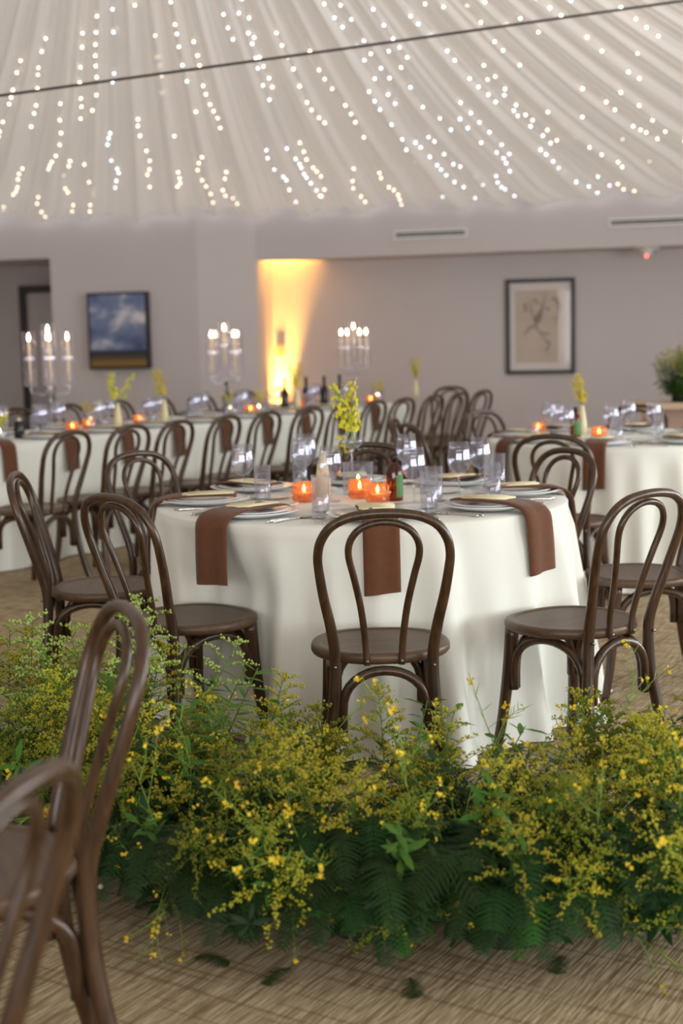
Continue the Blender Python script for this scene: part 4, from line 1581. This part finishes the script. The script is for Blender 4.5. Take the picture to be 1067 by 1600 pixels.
# ------------------------------------------------------------------ wooden counter with a bouquet
p = at_z(1003, 632, 0.80)
ct = thing('counter', 'wood topped counter by the back wall carrying a leafy bouquet', 'counter', (p.x + 0.75, p.y + 0.25, 0), BACK_ANG)
bevel(put('worktop', MB().box((0, 0, 0.775), (1.6, 0.55, 0.055)).mesh('worktop', 'counter_wood', False), ct), 0.008)
put('body', MB().box((0.03, 0.02, 0.373), (1.42, 0.44, 0.746)).mesh('counter_body', 'counter_body', False), ct)
for x in (-0.33, 0.39):
    put('front_panel', MB().box((x, -0.207, 0.38), (0.62, 0.02, 0.6)).mesh('front_panel', 'counter_body', False), ct)
COUNTER = Vector((p.x + 0.75, p.y + 0.25, 0.803))

# ------------------------------------------------------------------ flowers


def goldenrod(seed, h=0.46, floret='floret_gold', full=1.0):
    rg = random.Random(seed)
    m = MB()
    bx, by = rg.uniform(-0.05, 0.05), rg.uniform(-0.05, 0.05)
    sp = spline([(0, 0, 0), (bx * 0.2, by * 0.2, h * 0.35), (bx * 0.6, by * 0.6, h * 0.7), (bx * 1.3, by * 1.3, h)], 6)
    m.tube(sp, [0.0028 * (1 - 0.65 * i / len(sp)) for i in range(len(sp))], 5, 0)
    n = len(sp) - 1

    def at(f):
        x = f * n
        i = min(n - 1, int(x))
        return sp[i].lerp(sp[i + 1], x - i)
    for k in range(22):                                      # stem leaves
        f = 0.12 + 0.62 * k / 22
        a = k * 2.4 + rg.uniform(-0.3, 0.3)
        d = Vector((cos(a), sin(a), 0.75))
        L = rg.uniform(0.045, 0.085) * (1.1 - 0.5 * f)
        m.blade(at(f), d, Vector((-sin(a), cos(a), 0)), L, L * 0.2, 1, droop=0.35)
    nb = int(20 * full)
    for k in range(nb):                                      # flowering side branches
        f = 0.50 + 0.48 * k / nb
        a = k * 2.4 + rg.uniform(-0.5, 0.5)
        L = (0.125 * (1.04 - f) / 0.5 + 0.012) * rg.uniform(0.75, 1.15)
        b0 = at(f)
        d = Vector((cos(a), sin(a), 0))
        bp = [b0 + d * (L * t) + Vector((0, 0, L * (0.75 * t - 0.42 * t * t))) for t in (0, 0.35, 0.7, 1.0)]
        m.tube(bp, [0.0013, 0.001, 0.0008, 0.0005], 3, 0, cap=False)
        nf = max(6, int(L * 270))
        for q in range(nf):
            t = 0.22 + 0.78 * q / nf
            c = b0 + d * (L * t) + Vector((0, 0, L * (0.75 * t - 0.42 * t * t)))
            j = Vector((rg.uniform(-1, 1), rg.uniform(-1, 1), rg.uniform(-0.2, 1.2))) * 0.007
            m.octa(c + j, rg.uniform(0.0023, 0.0040), 2, rg.uniform(0, 1.5), 1.25)
    for q in range(14):
        c = at(0.95 + 0.05 * q / 14)
        m.octa(c + Vector((rg.uniform(-1, 1), rg.uniform(-1, 1), rg.uniform(-1, 1))) * 0.006, 0.0035, 2, 0, 1.2)
    return m.mesh('goldenrod_stem', ['stem_green', 'leaf_green', floret])


def fern(seed, L=0.34, col='fern_green'):
    rg = random.Random(seed)
    m = MB()
    droop = rg.uniform(0.12, 0.3)
    sw = rg.uniform(-0.06, 0.06)
    sp = spline([(0, 0, 0), (sw * 0.3, L * 0.22, L * 0.30), (sw * 0.7, L * 0.58, L * 0.42), (sw, L * 0.95, L * (0.42 - droop))], 7)
    m.tube(sp, [0.0022 * (1 - 0.75 * i / len(sp)) for i in range(len(sp))], 4, 0)
    n = len(sp) - 1
    NP = 30
    for k in range(NP):
        f = 0.10 + 0.88 * k / NP
        x = f * n
        i = min(n - 1, int(x))
        b0 = sp[i].lerp(sp[i + 1], x - i)
        t = (sp[i + 1] - sp[i]).normalized()
        w = 0.072 * math.sin(pi * (0.12 + 0.86 * f)) ** 0.8 * rg.uniform(0.85, 1.1)
        side = t.cross(Vector((0, 0, 1)))
        side = side.normalized() if side.length > 0.05 else Vector((1, 0, 0))
        up = side.cross(t)
        for sgn in (-1, 1):
            d = (side * sgn + t * 0.45 + up * rg.uniform(-0.1, 0.15)).normalized()
            nl = 9
            for q in range(nl):
                c = b0 + d * (w * q / nl) - Vector((0, 0, 0.25 * w * (q / nl) ** 2))
                c2 = b0 + d * (w * (q + 1) / nl) - Vector((0, 0, 0.25 * w * ((q + 1) / nl) ** 2))
                ll = 0.0105 * (1.1 - q / nl)
                for s2 in (-1, 1):
                    e = (t * s2 * 0.9 + d * 0.7).normalized()
                    o = len(m.v)
                    m.v += [tuple(c), tuple(c2), tuple(c + e * ll)]
                    m.face((o, o + 1, o + 2), 1)
    return m.mesh('fern_frond', [col, col])


def mustard(seed, h=0.46):
    """thin, curling light green stems with pods and small four-petal yellow flowers at the tips"""
    rg = random.Random(seed)
    m = MB()

    def flower(c, r):
        a0 = rg.uniform(0, 6)
        nx = Vector((rg.uniform(-1, 1), rg.uniform(-1.2, 0.3), rg.uniform(0, 1.2))).normalized()
        s = nx.orthogonal().normalized()
        w = nx.cross(s)
        for q in range(4):
            a = a0 + q * pi / 2
            d = s * cos(a) + w * sin(a)
            m.blade(c, d + nx * 0.25, nx.cross(d), r, r * 0.9, 1, droop=0, fold=0.05)

    def branch(p, d, L, r, lvl):
        pts = [p]
        c = Vector(p)
        dd = Vector(d).normalized()
        cur = Vector((rg.uniform(-1, 1), rg.uniform(-1, 1), rg.uniform(-0.6, 0.4))) * 0.22
        N = 8
        for k in range(N):
            dd = (dd + cur * 0.5 + Vector((rg.uniform(-1, 1), rg.uniform(-1, 1), rg.uniform(-1, 1))) * 0.10).normalized()
            c = c + dd * (L / N)
            pts.append(c.copy())
        m.tube(pts, [r * (1 - 0.6 * i / N) for i in range(N + 1)], 4, 0, cap=False)
        if lvl == 0:
            for k in range(6):
                i = 2 + k
                if i <= N:
                    a = rg.uniform(0, 6)
                    branch(pts[i], dd * 0.8 + Vector((cos(a), sin(a), 0.3)) * 0.8, L * rg.uniform(0.25, 0.42), r * 0.7, 1)
        if lvl == 1:
            for k in range(7):                              # slender seed pods
                q = pts[2 + k % 6]
                a = rg.uniform(0, 6)
                e = (Vector((cos(a), sin(a), 0.6)) + dd * 0.6).normalized()
                L2 = rg.uniform(0.02, 0.04)
                m.tube([q, q + e * L2 * 0.5, q + e * L2 + Vector((0, 0, 0.004))], [0.0006, 0.0011, 0.0004], 3, 0, cap=False)
        for k in range(4 if lvl else 6):
            c = pts[-1] + Vector((rg.uniform(-1, 1), rg.uniform(-1, 1), rg.uniform(-1, 0.6))) * 0.011
            flower(c, rg.uniform(0.005, 0.0078))
    branch((0, 0, 0), (rg.uniform(-0.2, 0.2), rg.uniform(-0.2, 0.2), 1), h, 0.0020, 0)
    return m.mesh('mustard_sprig', ['thin_stem', 'petal_yellow'])


def leafy(seed, h=0.36, col='leaf_deep'):
    rg = random.Random(seed)
    m = MB()
    bx, by = rg.uniform(-0.05, 0.05), rg.uniform(-0.05, 0.05)
    sp = spline([(0, 0, 0), (bx * 0.4, by * 0.4, h * 0.5), (bx, by, h)], 8)
    m.tube(sp, [0.0026 * (1 - 0.6 * i / len(sp)) for i in range(len(sp))], 5, 0)
    n = len(sp) - 1
    for k in range(30):
        f = 0.1 + 0.9 * k / 30
        x = f * n
        i = min(n - 1, int(x))
        a = k * 2.4 + rg.uniform(-0.4, 0.4)
        L = rg.uniform(0.05, 0.10) * (1.15 - 0.5 * f)
        m.blade(sp[i].lerp(sp[i + 1], x - i), Vector((cos(a), sin(a), 0.5)), Vector((-sin(a), cos(a), 0)), L, L * 0.27, 1, droop=0.3)
    return m.mesh('leafy_branch', ['stem_green', col])


GOLD = [goldenrod(100 + i) for i in range(5)]
OLIVE = [goldenrod(120 + i, 0.42, 'floret_olive', 1.1) for i in range(4)]
PALE = [goldenrod(140 + i, 0.50, 'floret_pale', 0.8) for i in range(3)]
FERN = [fern(160 + i, 0.32) for i in range(5)]
FERNL = [fern(170 + i, 0.30, 'fern_light') for i in range(3)]
MUST = [mustard(180 + i) for i in range(6)]
LEAFY = [leafy(200 + i) for i in range(4)]
LEAFYL = [leafy(210 + i, 0.40, 'leaf_green') for i in range(4)]


def mound(seed, rx, ry, h):
    rg = random.Random(seed)
    N = 28
    rows = []
    for r, z in ((1.0, 0.0), (1.0, 0.35), (0.85, 0.75), (0.5, 0.95), (0.0, 1.0)):
        rows.append([(rx * r * cos(2 * pi * k / N) * (1 + 0.05 * sin(5 * 2 * pi * k / N + seed)), ry * r * sin(2 * pi * k / N), h * z) for k in range(N)])
    return MB().grid(rows, 0, True).mesh('foam_base', 'foam_dark')


def clump(x, y, rx, ry, mix, label, seed, hs=1.0, lean_front=1.0, group=None, z0=0.0, name='flower_clump', base_h=0.07):
    """floor arrangement: stems stuck in a low dark base; rear ones upright, front ones leaning out over the carpet"""
    rg = random.Random(seed)
    root = thing(name, label, 'flowers', (x, y, z0), 0, group)
    put('foam_base', mound(seed, rx * 0.6, ry * 0.55, base_h), root)
    for lib, n, pn, hmin, hmax, band in mix:
        for k in range(n):
            a = rg.uniform(0, 2 * pi)
            r = math.sqrt(rg.random())
            fx, fy = r * cos(a), r * sin(a)
            if band == 'front':
                fy = -abs(fy)
            elif band == 'back':
                fy = abs(fy) * 0.9
            px, py = fx * rx * 0.8, fy * ry * 0.8
            sc_ = rg.uniform(hmin, hmax) * hs
            if pn == 'fern_frond':
                # frond local +y is its reach: point it outwards, mostly to the front
                dirn = math.atan2(fy - 0.35 * lean_front, fx) + rg.uniform(-0.6, 0.6)
                rot = (rg.uniform(-0.75, -0.1) if band == 'front' else rg.uniform(-0.1, 0.55), rg.uniform(-0.2, 0.2), dirn - pi / 2)
                pz = base_h * rg.uniform(0.3, 1.3) + (0.14 if band == 'front' else 0)
            else:
                front = max(0.0, -fy) * lean_front
                tilt = 0.10 + 0.35 * r + 0.65 * front * rg.uniform(0.5, 1.25)
                if band == 'spill':
                    tilt = rg.uniform(0.75, 1.65)
                dirn = math.atan2(fy - 0.25 * lean_front, fx * 0.8) + rg.uniform(-0.5, 0.5)
                if band == 'spill':
                    dirn = -pi / 2 + rg.uniform(-0.9, 0.9)
                    py = -abs(py)
                M_ = Matrix.Rotation(dirn, 4, 'Z') @ Matrix.Rotation(tilt, 4, 'Y') @ Matrix.Rotation(rg.uniform(0, 6.28), 4, 'Z')
                rot = M_.to_euler()
                pz = base_h * 0.5 if band != 'spill' else rg.uniform(0.12, 0.24) * hs
            put(pn, lib[rg.randrange(len(lib))], root, (px, py, pz), rot, sc_)
    return root


def mix(gold=0, olive=0, pale=0, fern_=0, fernl=0, must=0, leafy_=0, leafyl=0, spill=0, gspill=2, h=1.0):
    return [(LEAFY, leafy_, 'leafy_branch', 0.7 * h, 1.05 * h, 'any'), (LEAFYL, leafyl, 'leafy_branch', 0.75 * h, 1.1 * h, 'any'), (FERN, fern_ // 2, 'fern_frond', 0.75, 1.15, 'any'),
            (FERN, fern_, 'fern_frond', 0.6, 1.0, 'front'), (OLIVE, gspill, 'goldenrod_stem', 0.6, 0.85, 'spill'), (LEAFY, 3, 'leafy_branch', 0.55, 0.8, 'spill'), (FERNL, fernl, 'fern_frond', 0.7, 1.05, 'any'),
            (OLIVE, olive, 'goldenrod_stem', 0.75 * h, 1.05 * h, 'any'), (GOLD, gold, 'goldenrod_stem', 0.75 * h, 1.08 * h, 'any'), (PALE, pale, 'goldenrod_stem', 0.85 * h, 1.1 * h, 'back'),
            (MUST, must, 'mustard_sprig', 0.75 * h, 1.1 * h, 'any'), (MUST, spill, 'mustard_sprig', 0.5, 0.85, 'spill')]


clump(-1.00, 4.05, 0.24, 0.26, mix(gold=12, pale=9, fern_=12, leafy_=12, leafyl=8, olive=3, must=1, gspill=4, h=1.08), 'pale and golden goldenrod clump behind the edge on bentwood chair', 1)
clump(-0.62, 3.70, 0.24, 0.28, mix(gold=9, pale=8, olive=6, fern_=20, leafy_=12, leafyl=18, must=4, spill=4, gspill=7, h=1.2), 'tallest leafy green goldenrod clump under the left side chair', 2)
clump(-0.28, 3.38, 0.24, 0.28, mix(gold=9, olive=11, fern_=32, fernl=8, leafy_=8, leafyl=6, must=14, spill=16, gspill=8), 'olive goldenrod clump with curling thin stems spilling on carpet', 3)
clump(0.06, 3.25, 0.22, 0.28, mix(gold=8, olive=5, fern_=56, fernl=14, leafy_=12, leafyl=12, must=5, spill=3, gspill=1, h=1.05), 'clump behind dark ferns, below the single centred chair', 4)
clump(0.36, 3.20, 0.22, 0.28, mix(gold=6, olive=7, fern_=56, fernl=18, leafy_=8, leafyl=6, must=10, spill=6, gspill=1, h=0.95), 'ferny clump with bright yellow blossoms below the table hem', 5)
clump(0.66, 3.28, 0.22, 0.28, mix(gold=8, olive=9, fern_=36, fernl=12, leafy_=10, leafyl=6, must=14, spill=13, gspill=7), 'yellow blossom clump with thin pods below the right chair legs', 6)
clump(0.98, 3.44, 0.22, 0.28, mix(gold=9, olive=9, fern_=24, fernl=10, leafy_=10, leafyl=12, must=8, spill=6, gspill=5, h=1.1), 'flower bank clump closest to the chair between the round tables', 7)

clump(COUNTER.x - 0.36, COUNTER.y, 0.17, 0.16, [(LEAFYL, 34, 'leafy_branch', 0.6, 1.0, 'any'), (LEAFY, 30, 'leafy_branch', 0.45, 0.9, 'any'), (GOLD, 10, 'goldenrod_stem', 0.6, 0.95, 'any'), (FERNL, 14, 'fern_frond', 0.5, 0.8, 'any')],
      'leafy green and yellow bouquet on the wood topped counter', 21, 0.95, 0.0, None, COUNTER.z, 'bouquet', 0.08)

# stray foliage lying on the carpet in front of the flowers
for k, (u, v, rz) in enumerate(((300, 1500, 1.2), (455, 1515, -0.6), (640, 1530, 0.2), (205, 1424, 1.9), (880, 1495, -0.4))):
    p = at_z(u, v, 0.0)
    o = put('fern_frond', FERN[k % 4], None, (p.x, p.y, 0.004), (-0.72, 0.0, rz + pi), 0.42)
    tag(o, 'small dark fern sprig lying on the carpet before the flowers', 'fern', 'fern sprigs on the carpet')
